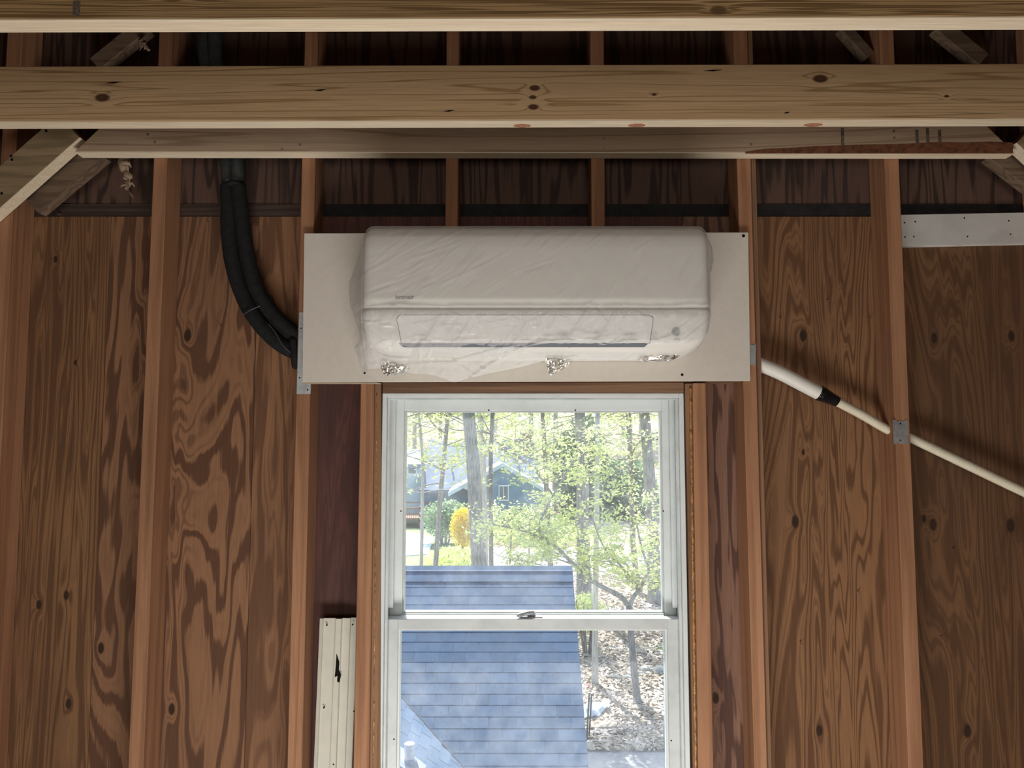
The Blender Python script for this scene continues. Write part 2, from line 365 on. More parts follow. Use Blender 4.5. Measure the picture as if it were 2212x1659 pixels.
# ------------------------------------------------------------------ collar ties
def tie(y0, y1, bl, br, hgt, label, mat, ends=None, cut=None):
    a = P(*bl, y0); b = P(*br, y0); sl = (b.z-a.z)/(b.x-a.x)
    x0, x1 = ends if ends else (-2.42, 2.42)
    z0 = a.z+(x0-a.x)*sl; z1 = a.z+(x1-a.x)*sl
    c = cut or 0
    r = empty('collar_tie', (0, y0, (z0+z1)/2), label, 'beam', 'pine collar ties overhead')
    q = [(x0, z0), (x1, z1), (x1-c, z1+hgt), (x0+c, z0+hgt)]
    e = .0022
    q2 = [(x0+.001, z0+e), (x1-.001, z1+e), (x1-c, z1+hgt), (x0+c, z0+hgt)]
    MB().prism(q2, y0, y1).build('face_board', M[mat], r, .0015)
    MB().prism([(x0, z0), (x1, z1), (x1, z1+e*.95), (x0, z0+e*.95)], y0+.0012, y1-.0012).build('underside_strip', M['lit_edge'], r)
    return r
t1 = tie(1.255, 1.297, (0, 43), (2212, 37), .14, 'thick pine collar tie cut off by the top of the photo, its pale underside brightest', 'tie_a')
t2 = tie(1.682, 1.721, (0, 264), (2212, 258), .142, 'wide golden pine collar tie with three dark red knots, second from the top', 'tie_b')
tx0 = P(160, 329, 1.875).x; tx1 = P(2194, 331, 1.875).x
t3 = tie(1.876, 1.9165, (160, 329), (2194, 331), .14, 'greyish pine collar tie with angled ends right above the white wall unit', 'tie_c', (tx0, tx1), .135)
for px, py in ((320, 292), (335, 308), (648, 314), (610, 324), (975, 322), (1305, 300), (1304, 321), (1622, 313), (1930, 285), (1931, 299)):
    q = P(px, py, 1.876); MB().tube([q+Vector((0, .001, 0)), q+Vector((0, -.0015, 0))], .0032, 8).build('nail_head', M['steel'], t3)
for px, py, h in ((1820, 295, 36), (1981, 297, 32), (2004, 294, 34), (2030, 295, 28)):
    a = P(px-4, py-h/2, 1.8755); b = P(px+4, py+h/2, 1.8755)
    MB().box((a.x, 1.8753, b.z), (b.x, 1.876, a.z)).build('grade_stamp', M['stamp'], t3)
a = P(160, 0, 1.2545); q0 = P(158, 2, 1.2545); q1 = P(172, 34, 1.2545)
MB().box((q0.x, 1.2544, q1.z), (q1.x, 1.255, q0.z)).build('grade_stamp', M['stamp'], t1)
for i in range(7):
    y_ = .84-.42*i; o = MB().box((-2.42, y_, CZ+.775), (2.42, y_+.04, CZ+.915)).build('unseen_roof_tie', M['tie_b'], ce)  # further ties out of view, added to keep light off the upper wall
# wane: strip of bark left on the lower right corner of the third tie
top = [(1610, 328), (1650, 322), (1700, 320), (1760, 316), (1850, 313), (1950, 311), (2030, 307), (2080, 308), (2140, 306), (2188, 308)]
rows = [[P(x, y, 1.8752) for x, y in top], [P(x, 331.5, 1.8752) for x, y in top], [P(x, 332, 1.883) for x, y in top]]
MB().grid(rows).build('bark_wane', M['bark_wane'], t3)
# drying checks on the face and red knots on the underside of the second tie
for px, py, l_ in ((245, 178, 34), (692, 194.5, 26), (970, 239, 24), (1540, 152, 40), (1700, 243, 14)):
    pts = [P(px-l_/2, py+1.5, 1.6817), P(px, py+2.2, 1.6817), P(px+l_/2, py-1, 1.6817), P(px, py-1, 1.6817)]
    MB().prism([(p.x, p.z) for p in pts], 1.6815, 1.683).build('drying_check', M['hole'], t2)
M['edge_knot'] = plain('red_edge_knot', (.36, .15, .085), .7, 0, .2, 200, tint=(.55, .3, .17))
for px, l_ in ((1128, 40), (1376, 40), (1758, 44)):
    c = P(px, 268, 1.705); zk = P(0, 264, 1.682).z+(c.x-P(0, 264, 1.682).x)*(P(2212, 258, 1.682).z-P(0, 264, 1.682).z)/(P(2212, 258, 1.682).x-P(0, 264, 1.682).x)
    pts = [Vector((c.x+l_/2*.0011*math.cos(a), 1.709+.010*math.sin(a), zk-.0004)) for a in [2*math.pi*k/14 for k in range(14)]]
    m = MB(); m.v = [tuple(p) for p in pts]+[(p.x, p.y, zk+.0005) for p in pts]; m.f = [tuple(range(14)), tuple(range(27, 13, -1))]+[((k+1) % 14, k, 14+k, 14+(k+1) % 14) for k in range(14)]
    m.build('edge_knot', M['edge_knot'], t2)
# ------------------------------------------------------------------ diagonal braces
def brace(name, a, b, width, y0, y1, mat, label, edge=None, cat='brace', grp=None):
    """lower edge from pixel a to pixel b, board width upwards"""
    A = P(*a, y0); B = P(*b, y0); d = (B-A).normalized(); n = Vector((-d.z, 0, d.x))
    if n.z < 0: n = -n
    r = empty(name, A, label, cat, grp)
    q = [A, B, B+n*width, A+n*width]
    MB().prism([(p.x, p.z) for p in q], y0, y1).build('board', M[mat], r, .0015)
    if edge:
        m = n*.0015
        MB().hexa([A-m, B-m, B-n*.0002, A-n*.0002], [Vector((p.x, y1-.001, p.z)) for p in (A-m, B-m, B-n*.0002, A-n*.0002)]).build('underside_strip', M[edge], r)
    return r
kb = brace('knee_brace', (-320, 732), (172, 296), .089, 1.8755, 1.9165, 'brace', 'pale-edged knee brace running down left from the end of the third tie', 'lit_edge', 'brace', 'knee braces')
for px, py in ((100, 283), (24, 337), (26, 345), (4, 418)):
    q = P(px, py, 1.8755); MB().tube([q+Vector((0, .001, 0)), q-Vector((0, .0012, 0))], .0036, 8).build('nail_head', M['hole'], kb)
brace('knee_brace', (2196, 308), (2560, 640), .089, 1.8755, 1.9165, 'brace', 'knee brace just showing at the right edge beside the third tie', 'lit_edge', 'brace', 'knee braces')
brace('diagonal_brace', (80, 458), (224, 338), .075, 1.9305, 1.968, 'old_brace', 'short dark weathered brace behind the left knee brace', 'old_brace', 'brace', 'old diagonal braces')
brace('diagonal_brace', (2135, 340), (2250, 428), .05, 1.932, 1.968, 'old_brace', 'dark weathered brace above the white board at the right edge', None, 'brace', 'old diagonal braces')
brace('diagonal_brace', (215, 150), (322, 63), .045, 1.95, 1.985, 'old_brace', 'dim diagonal brace in the dark gap above the left end of the wide tie', None, 'brace', 'old diagonal braces')
brace('diagonal_brace', (1815, 60), (1872, 125), .03, 1.95, 1.985, 'old_brace', 'dim thin brace in the dark gap, ending against a stud', None, 'brace', 'old diagonal braces')
brace('diagonal_brace', (2020, 62), (2115, 140), .045, 1.95, 1.985, 'old_brace', 'dim diagonal brace in the dark gap at the upper right corner', None, 'brace', 'old diagonal braces')
# ------------------------------------------------------------------ clumps of nest fibre hanging by the ties
def clump(pts, rad, label, seed):
    m = MB(); sp_ = spline(pts, 7); N = len(sp_); rr = []; q = []
    for i, p in enumerate(sp_):
        t = i/(N-1); g = noise.noise(Vector((seed, t*9, 0)))
        rr.append(max(.0015, rad*(1-.75*t)*(1+.9*g))); q.append(p+Vector((noise.noise(Vector((seed+5, t*7, 1)))*.008, 0, 0)))
    m.tube(q, rr, 9)
    r_ = random.Random(seed)
    for _ in range(16):
        k = r_.randrange(N); p = q[k]; d = Vector((r_.uniform(-1, 1), r_.uniform(-.6, .1), r_.uniform(-1.2, .3)))*rad*1.5
        m.tube([p, p+d*.6, p+d+Vector((0, 0, -rad*.5))], [rad*.35, rad*.2, .0006], 5)
    for i, v in enumerate(m.v):
        V = Vector(v); n_ = noise.noise(V*140)*.003; m.v[i] = tuple(V+Vector((n_, n_*.5, n_)))
    o = m.build('fibre_clump', M['nest'], None, 0, True); tag(o, label, 'debris'); return o
clump([P(268, 338, 1.955), P(270, 360, 1.95), P(277, 385, 1.945), P(277, 411, 1.945)], .017, 'tan fibrous clump hanging below the tie beside the left knee brace', 3)
clump([P(305, 88, 1.94), P(312, 97, 1.935), P(324, 108, 1.93)], .009, 'small pale fibre tuft on the dim brace above the wide tie', 8)
# ------------------------------------------------------------------ insulated refrigerant lines
ls = empty('refrigerant_lines', P(500, 600, 1.955), 'pair of black foam insulated pipes curving down to the white board', 'pipe')
Yl = 1.957
Lp = [(425, -30), (437, 60), (445, 135), (475, 270), (490, 345), (494, 400), (495, 440), (495, 500), (504, 570), (526, 640), (560, 698), (605, 742), (652, 766)]
Rp = [(452, -30), (463, 60), (468, 135), (505, 270), (512, 345), (514, 400), (518, 440), (526, 500), (540, 580), (563, 640), (600, 690), (640, 722), (668, 735)]
for pp, w_, dy in ((Lp, .0225, 0), (Rp, .0215, -.004)):
    up = spline([P(*p, Yl+dy+.006) for p in pp[:6]], 6); lo = spline([P(*p, Yl+dy) for p in pp[5:]], 8)
    MB().tube(up, .0195, 14).build('wrapped_pipe', M['wrap'], ls, 0, True)
    n = len(lo); MB().tube(lo, [w_*(1+.05*noise.noise(Vector((i*.4, w_*900, 0)))) for i in range(n)], 16).build('foam_sleeve', M['foam'], ls, 0, True)
q = P(505, 402, Yl); MB().tube([P(506, 396, Yl-.006), P(507, 404, Yl-.006)], .0255, 16).build('tape_band', M['foam'], ls, 0, True)
MB().tube(spline([P(524, 682, 1.93), P(541, 670, 1.925), P(562, 661, 1.93)], 6), .0014, 6).build('zip_tie', M['tie_wire'], ls)
MB().tube(spline([P(580, 700, 1.927), P(596, 720, 1.922), P(610, 745, 1.922), P(628, 762, 1.93)], 6), .0018, 6).build('control_wire', M['tie_wire'], ls)
MB().tube(spline([P(634, 730, 1.94), P(637, 770, 1.935), P(641, 797, 1.94)], 5), [.010, .012]+[.012]*8+[.006], 10).build('tape_tail', M['foam'], ls, 0, True)
# ------------------------------------------------------------------ white backing board with metal guards
bb = empty('backing_board', P(1137, 826, 1.905), 'plain off-white board screwed across the studs above the window', 'board')
a = P(657, 504, 1.9045); b = P(1616.5, 502, 1.9045); c = P(1621, 822.5, 1.9045); d = P(653, 825.5, 1.9045)
MB().prism([(p.x, p.z) for p in (d, c, b, a)], 1.9045, 1.9165).build('panel', M['board'], bb, .0006)
for px, py, r_ in ((1606, 509.5, 3.6), (1473.5, 809.5, 3), (787.5, 806, 2.4)):
    q = P(px, py, 1.9045); MB().tube([q+Vector((0, .001, 0)), q-Vector((0, .0004, 0))], r_*.00124, 10).build('screw_hole', M['hole'], bb)
MB().prism([(p.x, p.z) for p in (P(655, 829, 1.906), P(825, 829, 1.906), P(815, 826, 1.906), P(655, 825.6, 1.906))], 1.9055, 1.916).build('torn_edge', M['board_edge'], bb)
def plate(label, pts, y, holes, notch=False, mat='galv'):
    r = empty('nail_plate', P(*pts[0], y), label, 'plate')
    q = [P(*p, y) for p in pts]
    MB().prism([(p.x, p.z) for p in q], y-.0014, y).build('plate', M[mat], r)
    for px, py in holes:
        c_ = P(px, py, y-.0016); MB().tube([c_, c_+Vector((0, .0005, 0))], .0022, 8).build('nail_hole', M['hole'], r)
    return r
plate('tall galvanised guard plate on the stud at the left end of the white board', [(641, 851), (671, 851), (672, 826), (678, 675), (647, 675)], YS-.0001,
      [(650.5, 709), (647, 816), (664.5, 842)])
plate('small grey guard plate peeking out at the right end of the white board', [(1605, 788), (1627, 788), (1632, 790), (1633, 741), (1628, 745), (1605, 743)], YS-.0001, [], mat='galv_dull')
plate('square grey guard plate over the ribbed hose on the right-hand stud', [(1930, 959), (1936, 959), (1939, 956), (1945, 959), (1956, 959), (1962, 960), (1960.5, 907), (1954, 908), (1951, 911), (1944, 908), (1938, 911), (1934, 907), (1928, 907)], YS-.0001,
      [(1945, 951), (1945, 915)], mat='galv_dull')
# ------------------------------------------------------------------ condensate hose
hs = empty('drain_hose', P(1700, 810, 1.957), 'white drain hose taped to a ribbed beige tube crossing the right-hand stud', 'hose')
YH = 1.957
MB().tube(spline([P(1612, 778, YH), P(1640, 787, YH), P(1682, 804, YH), P(1727, 827, YH), P(1771, 850, YH)], 8), .0195, 18).build('foam_hose', M['hose'], hs, 0, True)
tp = spline([P(1768, 848, YH), P(1780, 853.5, YH), P(1795, 861, YH), P(1809, 868, YH)], 6)
MB().tube(tp, [.0205, .0215, .021, .0208, .0212, .0205, .0198, .0195, .019, .0182, .0178, .017, .0165, .016, .0158, .0155, .0152, .0148, .0146][:len(tp)], 16).build('black_tape', M['tape'], hs, 0, True)
base = spline([P(1805, 866, YH), P(1860, 895, YH), P(1918, 928, YH), P(1962, 944, YH), P(2080, 1000, YH), P(2212, 1063, YH), P(2400, 1150, YH)], 40)
acc = [0]
for p0, p1 in zip(base, base[1:]): acc.append(acc[-1]+(p1-p0).length)
dense = []; rr = []; n = 900
j = 0
for i in range(n):
    s_ = acc[-1]*i/(n-1)
    while j < len(acc)-2 and acc[j+1] < s_: j += 1
    dense.append(lerp(base[j], base[j+1], (s_-acc[j])/(acc[j+1]-acc[j]))); rr.append(.0122+.0011*math.sin(s_/.0048*2*math.pi))
MB().tube(dense, rr, 12).build('ribbed_tube', M['ribbed'], hs, 0, True)
# ------------------------------------------------------------------ white painted board at right
wbd = empty('painted_board', P(2080, 530, 1.99), 'white painted board nailed between studs at the right edge', 'board')
yb_ = YB-.02
a = P(1925, 464, yb_); b = P(2300, 457, yb_); c = P(2300, 523, yb_); d = P(1925, 531, yb_)
MB().prism([(p.x, p.z) for p in (d, c, b, a)], yb_, YB-.0006).build('board', M['white_paint'], wbd, .0012)
m_ = Vector((0, 0, .0012))
MB().hexa([d-m_, c-m_, c-m_*.1, d-m_*.1], [Vector((p.x, YB-.001, p.z)) for p in (d-m_, c-m_, c-m_*.1, d-m_*.1)]).build('lower_edge', M['white_edge'], wbd)
for px, py in ((1954, 481), (1977, 479), (1955, 512), (1974, 511), (2083, 471), (2090, 511), (2183, 506), (2179, 477)):
    q = P(px, py, yb_); MB().tube([q+Vector((0, .0005, 0)), q-Vector((0, .0004, 0))], .0024, 8).build('nail_hole', M['hole'], wbd)
# ------------------------------------------------------------------ cream metal channel standing in the bay
yc = 1.965
x0 = P(691, 1336, yc).x; x1 = P(772, 1336, yc).x; ztc = P(730, 1336, yc).z
xb0 = P(680, 1659, yc).x-.004; wch = x1-x0
prof = [(0, .012), (.0, 0), (.085, -.002), (.1, .004), (.42, .004), (.44, -.004), (.58, -.004), (.60, .004), (.80, .004), (.82, .009), (.97, .009), (1.0, .004), (1.0, .016)]
ch = empty('metal_channel', (x0, yc, 0), 'cream ribbed metal channel with a torn slot standing beside the window', 'channel')
zbc = ztc-1.0
rows = []
for z_, xa in ((ztc, x0), (zbc, x0-.022)):
    rows.append([Vector((xa+u*wch, yc+dy, z_)) for u, dy in prof])
m = MB().grid(rows); rows2 = [[p+Vector((0, .0012, 0)) for p in r] for r in rows]; m.grid(rows2)
m.build('channel', M['channel'], ch)
tear = [(727, 1411), (733, 1430), (732, 1447), (737, 1458), (733, 1475), (728, 1472), (729, 1460), (723, 1463), (725, 1440)]
MB().prism([(p.x, p.z) for p in [P(x, y, yc-.0045) for x, y in tear]], yc-.0046, yc-.0042).build('torn_slot', M['hole'], ch)
for px, py in ((706, 1350), (762, 1349), (700, 1528), (765, 1536), (721, 1650)):
    q = P(px, py, yc-.001); MB().tube([q-Vector((0, .0036, 0)), q+Vector((0, .002, 0))], .002, 8).build('punched_hole', M['hole'], ch)
# ------------------------------------------------------------------ the window
wi = empty('window_1', (0, 1.98, WZ0), 'white vinyl double-hung window with a small grey sash lock', None, None, 'structure')
yf = 1.937
FX0, FX1 = X(826, 860, yf), X(1477, 860, yf); FZ1 = Z(849, yf)
def rail(name, lo, hi, mat='vinyl', par=wi, bev=.0015): return MB().box(lo, hi).build(name, M[mat], par, bev)
fw = .016
fr = empty('frame_tmp', (0, 0, 0)); bpy.data.objects.remove(fr)
for s, xo in ((1, FX0), (-1, FX1)):
    lo = min(xo, xo+s*.012); rail('jamb', (min(xo, xo+s*.012), yf, WZ0), (max(xo, xo+s*.012), 2.06, FZ1))
    a_, b_ = xo+s*.012, xo+s*.020; rail('jamb_stop', (min(a_, b_), yf+.012, WZ0), (max(a_, b_), yf+.022, FZ1-.012), 'vinyl_b')
    a_, b_ = xo+s*.012, xo+s*.026; rail('parting_bead', (min(a_, b_), 1.996, CZ-.47), (max(a_, b_), 2.008, FZ1-.012), 'vinyl')
rail('head', (FX0+.012, yf, FZ1-.012), (FX1-.012, 2.06, FZ1)); rail('head_stop', (FX0+.02, yf+.012, FZ1-.019), (FX1-.02, yf+.022, FZ1-.012), 'vinyl_b')
rail('sill', (FX0, yf, WZ0), (FX1, 2.09, WZ0+.03))
# upper sash (outer track)
yu0, yu1 = 2.012, 2.044
us = empty('upper_sash', (0, 0, 0)); us.parent = wi; us.location = (0, yu0, FZ1); us.matrix_parent_inverse = Matrix.Translation(-wi.location)
def sub(name, lo, hi, mat, par, bev=.0015):
    o = MB().box(lo, hi).build(name, M[mat], None, bev); o.parent = par
    o.matrix_parent_inverse = Matrix.Translation(-par.location); return o
GX0, GX1 = X(872, 1000, yu0), X(1431, 1000, yu0); GZ1, GZ0 = Z(887, yu0), Z(1325, yu0)
ux0, ux1 = FX0+.013, FX1-.013; uz1 = FZ1-.013
sub('stile', (ux0, yu0, GZ0-.03), (GX0, yu1, uz1), 'vinyl', us); sub('stile', (GX1, yu0, GZ0-.03), (ux1, yu1, uz1), 'vinyl', us)
sub('top_rail', (GX0, yu0, GZ1), (GX1, yu1, uz1), 'vinyl', us); sub('bottom_rail', (GX0, yu0, GZ0-.03), (GX1, yu1, GZ0), 'vinyl', us)
for lo, hi in (((GX0, GZ0), (GX0+.005, GZ1)), ((GX1-.005, GZ0), (GX1, GZ1)), ((GX0+.005, GZ1-.005), (GX1-.005, GZ1)), ((GX0+.005, GZ0), (GX1-.005, GZ0+.003))):
    sub('glazing_bead', (lo[0], yu0+.006, lo[1]), (hi[0], yu1-.004, hi[1]), 'vinyl_b', us, .0008)
sub('pane', (GX0+.003, yu0+.015, GZ0+.001), (GX1-.003, yu0+.018, GZ1-.003), 'glass', us, 0)
# lower sash (inner track)
yl0, yl1 = 1.966, 2.000
lsh = empty('lower_sash', (0, 0, 0)); lsh.parent = wi; lsh.location = (0, yl0, CZ-.5); lsh.matrix_parent_inverse = Matrix.Translation(-wi.location)
LX0, LX1 = X(858, 1500, yl0), X(1444, 1500, yl0); LZ1 = Z(1361, yl0); LT = Z(1337, yl0); LB = WZ0+.031
sx0, sx1 = FX0+.013, FX1-.013
sub('stile', (sx0, yl0, LB), (LX0, yl1, LT), 'vinyl_b', lsh); sub('stile', (LX1, yl0, LB), (sx1, yl1, LT), 'vinyl_b', lsh)
sub('meeting_rail', (LX0, yl0, LZ1), (LX1, yl1+.010, LT), 'vinyl_b', lsh); sub('bottom_rail', (LX0, yl0, LB), (LX1, yl1, LB+.05), 'vinyl_b', lsh)
for lo, hi in (((LX0, LB+.05), (LX0+.006, LZ1)), ((LX1-.006, LB+.05), (LX1, LZ1)), ((LX0+.006, LZ1-.003), (LX1-.006, LZ1))):
    sub('glazing_bead', (lo[0], yl0+.006, lo[1]), (hi[0], yl1-.004, hi[1]), 'vinyl', lsh, .0008)
sub('pane', (LX0+.003, yl0+.015, LB+.045), (LX1-.003, yl0+.018, LZ1-.001), 'glass', lsh, 0)
for px, py in ((1056, 886), (1243, 886), (866, 1104), (1433, 1104)):
    q = P(px, py, yu0-.0005); o = MB().tube([q, q+Vector((0, .001, 0))], .0022, 8).build('weep_screw', M['hole'], None); o.parent = us; o.matrix_parent_inverse = Matrix.Translation(-us.location)
for px, py in ((851, 1597), (1450, 1600)):
    q = P(px, py, yl0-.0005); o = MB().tube([q, q+Vector((0, .001, 0))], .0022, 8).build('weep_screw', M['hole'], None); o.parent = lsh; o.matrix_parent_inverse = Matrix.Translation(-lsh.location)
# cam lock on the meeting rail
lk = empty('sash_lock', (0, 0, 0)); lk.parent = wi; lk.location = (X(1145, 1330, 1.985), 1.985, LT); lk.matrix_parent_inverse = Matrix.Translation(-wi.location)
xc = X(1148, 1330, 1.985)
def into(o, par): o.parent = par; o.matrix_parent_inverse = Matrix.Translation(-par.location); return o
into(MB().box((xc-.035, 1.975, LT), (xc+.03, 2.002, LT+.003)).build('lock_base', M['lock'], None, .001), lk)
into(MB().tube([(xc, 1.989, LT+.003), (xc, 1.989, LT+.014)], [.012, .010], 14).build('lock_hub', M['lock'], None, 0, True), lk)
into(MB().tube(spline([(xc+.006, 1.985, LT+.012), (xc-.012, 1.98, LT+.012), (xc-.032, 1.972, LT+.009), (xc-.04, 1.968, LT+.008)], 5), [.007]*6+[.006]*6+[.005]*3+[.003], 8).build('lock_lever', M['lock'], None, 0, True), lk)
# ------------------------------------------------------------------ wall-mounted air conditioner
M['ac'] = plain('ac_shell', (.71, .69, .64), .3, 0, .01, 4)
M['ac_flap'] = plain('ac_flap', (.74, .73, .70), .32, 0, .01, 4)
M['ac_slit'] = plain('ac_slit', (.16, .18, .22), .5)
M['logo'] = plain('logo_grey', (.3, .3, .3), .5)
M['led'] = plain('indicator_grey', (.33, .33, .34), .25)
AX0, AX1 = X(784, 600, 1.71), X(1531, 600, 1.71)
ACP = [(1.9035, .519), (1.79, .522), (1.755, .522), (1.738, .5205), (1.722, .514), (1.710, .503), (1.704, .487), (1.7015, .46), (1.7, .40), (1.6995, .34), (1.6995, .3165), (1.7035, .3135), (1.7035, .3095), (1.7, .3065),
       (1.7056, .285), (1.7134, .255), (1.7185, .2355), (1.725, .226), (1.737, .216), (1.765, .2095), (1.81, .206), (1.9035, .204)]
def acsec(x, grow=0):
    d = min(x-AX0, AX1-x); r_ = .022
    ins = 0 if d >= r_ else r_-math.sqrt(max(0, r_*r_-(r_-d)**2))
    Rb = .06; insb = 0 if d >= Rb else Rb-math.sqrt(max(0, Rb*Rb-(Rb-d)**2))
    out = []
    for y, z in ACP:
        zc_ = .37; yy = min(y+ins*.8*max(0, (1.9-y)/.2), 1.9035)
        zz = z
        if z > .48: zz -= ins*min(1, (z-.48)/.03)
        if z < .29: zz += insb*.8*min(1, (.29-z)/.075)
        out.append(Vector((x, yy, CZ+zz)))
    return out
ac = empty('air_conditioner', (0, 1.9, CZ+.2), 'white wall-mounted air conditioner unit under clear plastic above the window', 'air conditioner')
us_ = [0, .0012, .0035, .007, .012, .018, .025, .034, .045, .06]
xsA = [AX0+u for u in us_]+[lerp(AX0+.06, AX1-.06, i/20) for i in range(1, 20)]+[AX1-u for u in reversed(us_)]
m = MB().grid([acsec(x) for x in xsA])
for x in (AX0, AX1):
    i = len(m.v); s_ = acsec(x); m.v += [tuple(p) for p in s_]; m.f.append(tuple(range(i, i+len(s_))))
o = m.build('body', M['ac'], ac, 0, True)
# louvre flap, outlet slit, indicator, lettering on the sloping lower face
def low(px, py, off=0):
    """point of the lower sloping face seen at a pixel"""
    p0 = Vector((0, 1.7, CZ+.3065)); dn = Vector((0, .0185, -.071)).normalized(); n = Vector((0, -.968, -.252)).normalized()
    return PP(px, py, p0+n*off, n)
n_lo = Vector((0, -.968, -.252)).normalized()
flap = [(866, 681), (1402, 681), (1408, 684), (1410, 690), (1403, 741), (868, 741), (858, 690), (860, 684)]
def plateon(pts, off0, off1, mat, name, par):
    a_ = [low(x, y, off1) for x, y in pts]; b_ = [low(x, y, off0) for x, y in pts]; n = len(pts)
    m = MB(); m.v = [tuple(p) for p in a_+b_]; m.f = [tuple(range(n)), tuple(range(2*n-1, n-1, -1))]+[((k+1) % n, k, n+k, n+(k+1) % n) for k in range(n)]
    return m.build(name, M[mat], par)
cxm, cym = 1134, 711
plateon([(cxm+(x-cxm)*1.003+(1 if x > cxm else -1), cym+(y-cym)*1.03) for x, y in flap], -.002, .0006, 'ac_slit', 'flap_gap', ac)
plateon(flap, -.001, .0018, 'ac_flap', 'louvre_flap', ac)
plateon([(862, 742.5), (1400, 742.5), (1392, 750), (872, 750)], -.012, .0004, 'ac_slit', 'outlet_slit', ac)
plateon([(1460+9*math.cos(a_*math.pi/8), 717+8.5*math.sin(a_*math.pi/8)) for a_ in range(16)], -.004, .003, 'led', 'indicator_lens', ac)
fc = bpy.data.curves.new('lettering', 'FONT'); fc.body = 'innovair'; fc.size = .0155; fc.extrude = .0003; fc.align_x = 'LEFT'; fc.space_character = .92; fc.offset = .00028
fo = bpy.data.objects.new('lettering', fc); COL.objects.link(fo)
me = bpy.data.meshes.new_from_object(fo.evaluated_get(bpy.context.evaluated_depsgraph_get())); bpy.data.objects.remove(fo)
me.transform(Matrix.Translation(P(853.5, 646, 1.6992)) @ Matrix.Rotation(math.pi/2, 4, 'X')); me.materials.clear(); me.materials.append(M['logo'])
link('lettering', me, ac)
# ------------------------------------------------------------------ clear plastic film over the unit
def film_mat():
    t = NT('clear_film'); p = t.pos()
    q = t.vmath('MULTIPLY', p, (1, 1, 1))
    wv = t.n.new('ShaderNodeTexWave'); wv.wave_type = 'BANDS'; wv.bands_direction = 'DIAGONAL'
    t.put(wv.inputs['Vector'], t.vmath('MULTIPLY', p, (1, .2, -.75))); wv.inputs['Scale'].default_value = 5; wv.inputs['Distortion'].default_value = 7
    wv.inputs['Detail'].default_value = 4; wv.inputs['Detail Scale'].default_value = 2.6; wv.inputs['Detail Roughness'].default_value = .6
    vo = t.n.new('ShaderNodeTexVoronoi'); vo.feature = 'DISTANCE_TO_EDGE'; vo.inputs['Scale'].default_value = 17
    n1 = t.noise(p, 14, 4, .6)
    k = t.n.new('ShaderNodeCombineXYZ'); t.put(k.inputs[0], n1); t.put(k.inputs[2], n1)
    t.put(vo.inputs['Vector'], t.vmath('ADD', t.vmath('MULTIPLY', p, (.7, 1, 1.5)), t.vmath('SCALE', k.outputs[0]) if False else t.vmath('MULTIPLY', k.outputs[0], (.35, 0, .35))))
    cr = t.smooth(vo.outputs['Distance'], 0, .05, 1, 0)
    lowz = t.smooth(t.vmath('DOT_PRODUCT', p, (0, 0, 1)), CZ+.29, CZ+.33, 1, .36)
    h = t.math('ADD', t.math('MULTIPLY', cr, .15), t.math('MULTIPLY', n1, .5))
    bp = t.bump(t.math('MULTIPLY', h, lowz), .35, .006)
    tr = t.n.new('ShaderNodeBsdfTransparent'); tr.inputs[0].default_value = (.97, .97, .97, 1)
    sh = t.bsdf((.92, .93, .95), .12, 0, bp, .9)
    tl = t.n.new('ShaderNodeBsdfTranslucent'); tl.inputs[0].default_value = (.9, .9, .9, 1); t.l.new(bp, tl.inputs['Normal'])
    ms = t.n.new('ShaderNodeMixShader'); ms.inputs[0].default_value = .3; t.l.new(sh, ms.inputs[1]); t.l.new(tl.outputs[0], ms.inputs[2])
    m = t.n.new('ShaderNodeMixShader'); lw = t.n.new('ShaderNodeLayerWeight'); lw.inputs[0].default_value = .25; t.l.new(bp, lw.inputs['Normal'])
    fac = t.math('ADD', t.math('MULTIPLY', lw.outputs['Facing'], .6), t.math('ADD', .02, t.math('MULTIPLY', lowz, .26)), clamp=True)  # lower film more opaque, imitating window light caught in it
    t.put(m.inputs[0], fac); t.l.new(tr.outputs[0], m.inputs[1]); t.l.new(ms.outputs[0], m.inputs[2])
    return t.done(m.outputs[0])
M['film'] = film_mat()
hem = [(770, 800), (830, 796), (850, 800), (890, 806), (940, 812), (980, 826), (1010, 817), (1090, 801), (1180, 778), (1250, 779), (1380, 779), (1470, 768), (1505, 752), (1535, 738)]
import numpy as np
crg = random.Random(19); CRE = []
def crease(x, z, ang, ln, h, w): CRE.append((x-math.cos(ang)*ln/2, z-math.sin(ang)*ln/2, x+math.cos(ang)*ln/2, z+math.sin(ang)*ln/2, h, w))
for _ in range(170):                                          # long slanting pulls on the upper front
    u = crg.random(); x = lerp(AX0+.02, AX1-.02, u); z = crg.uniform(.33, .52)
    crease(x, z, R(crg.gauss(lerp(24, 60, u), 10)), crg.uniform(.04, .16), crg.uniform(-.0016, .0016), crg.uniform(.003, .007))
for _ in range(230):                                         # crumples over the flap and below
    x = crg.uniform(AX0, AX1); z = crg.uniform(.14, .31)
    a = R(crg.choice((crg.gauss(60, 14), crg.gauss(35, 15), crg.gauss(-25, 20), crg.gauss(5, 8))))
    if math.hypot(x-.395, z-.25) > .045: crease(x, z, a, crg.uniform(.02, .10), crg.uniform(-.0035, .0035), crg.uniform(.003, .009))
for x_, z_, a_, l_ in ((.02, .245, 62, .11), (-.2, .245, 58, .12), (.16, .27, 58, .2), (.22, .25, 60, .14), (.42, .235, 38, .16), (.39, .25, 36, .14), (-.12, .25, 55, .1), (.1, .215, 12, .4), (-.1, .19, 8, .4), (.25, .21, 14, .3), (-.05, .17, 20, .35)):
    crease(x_, z_, R(a_), l_, .005, .008)
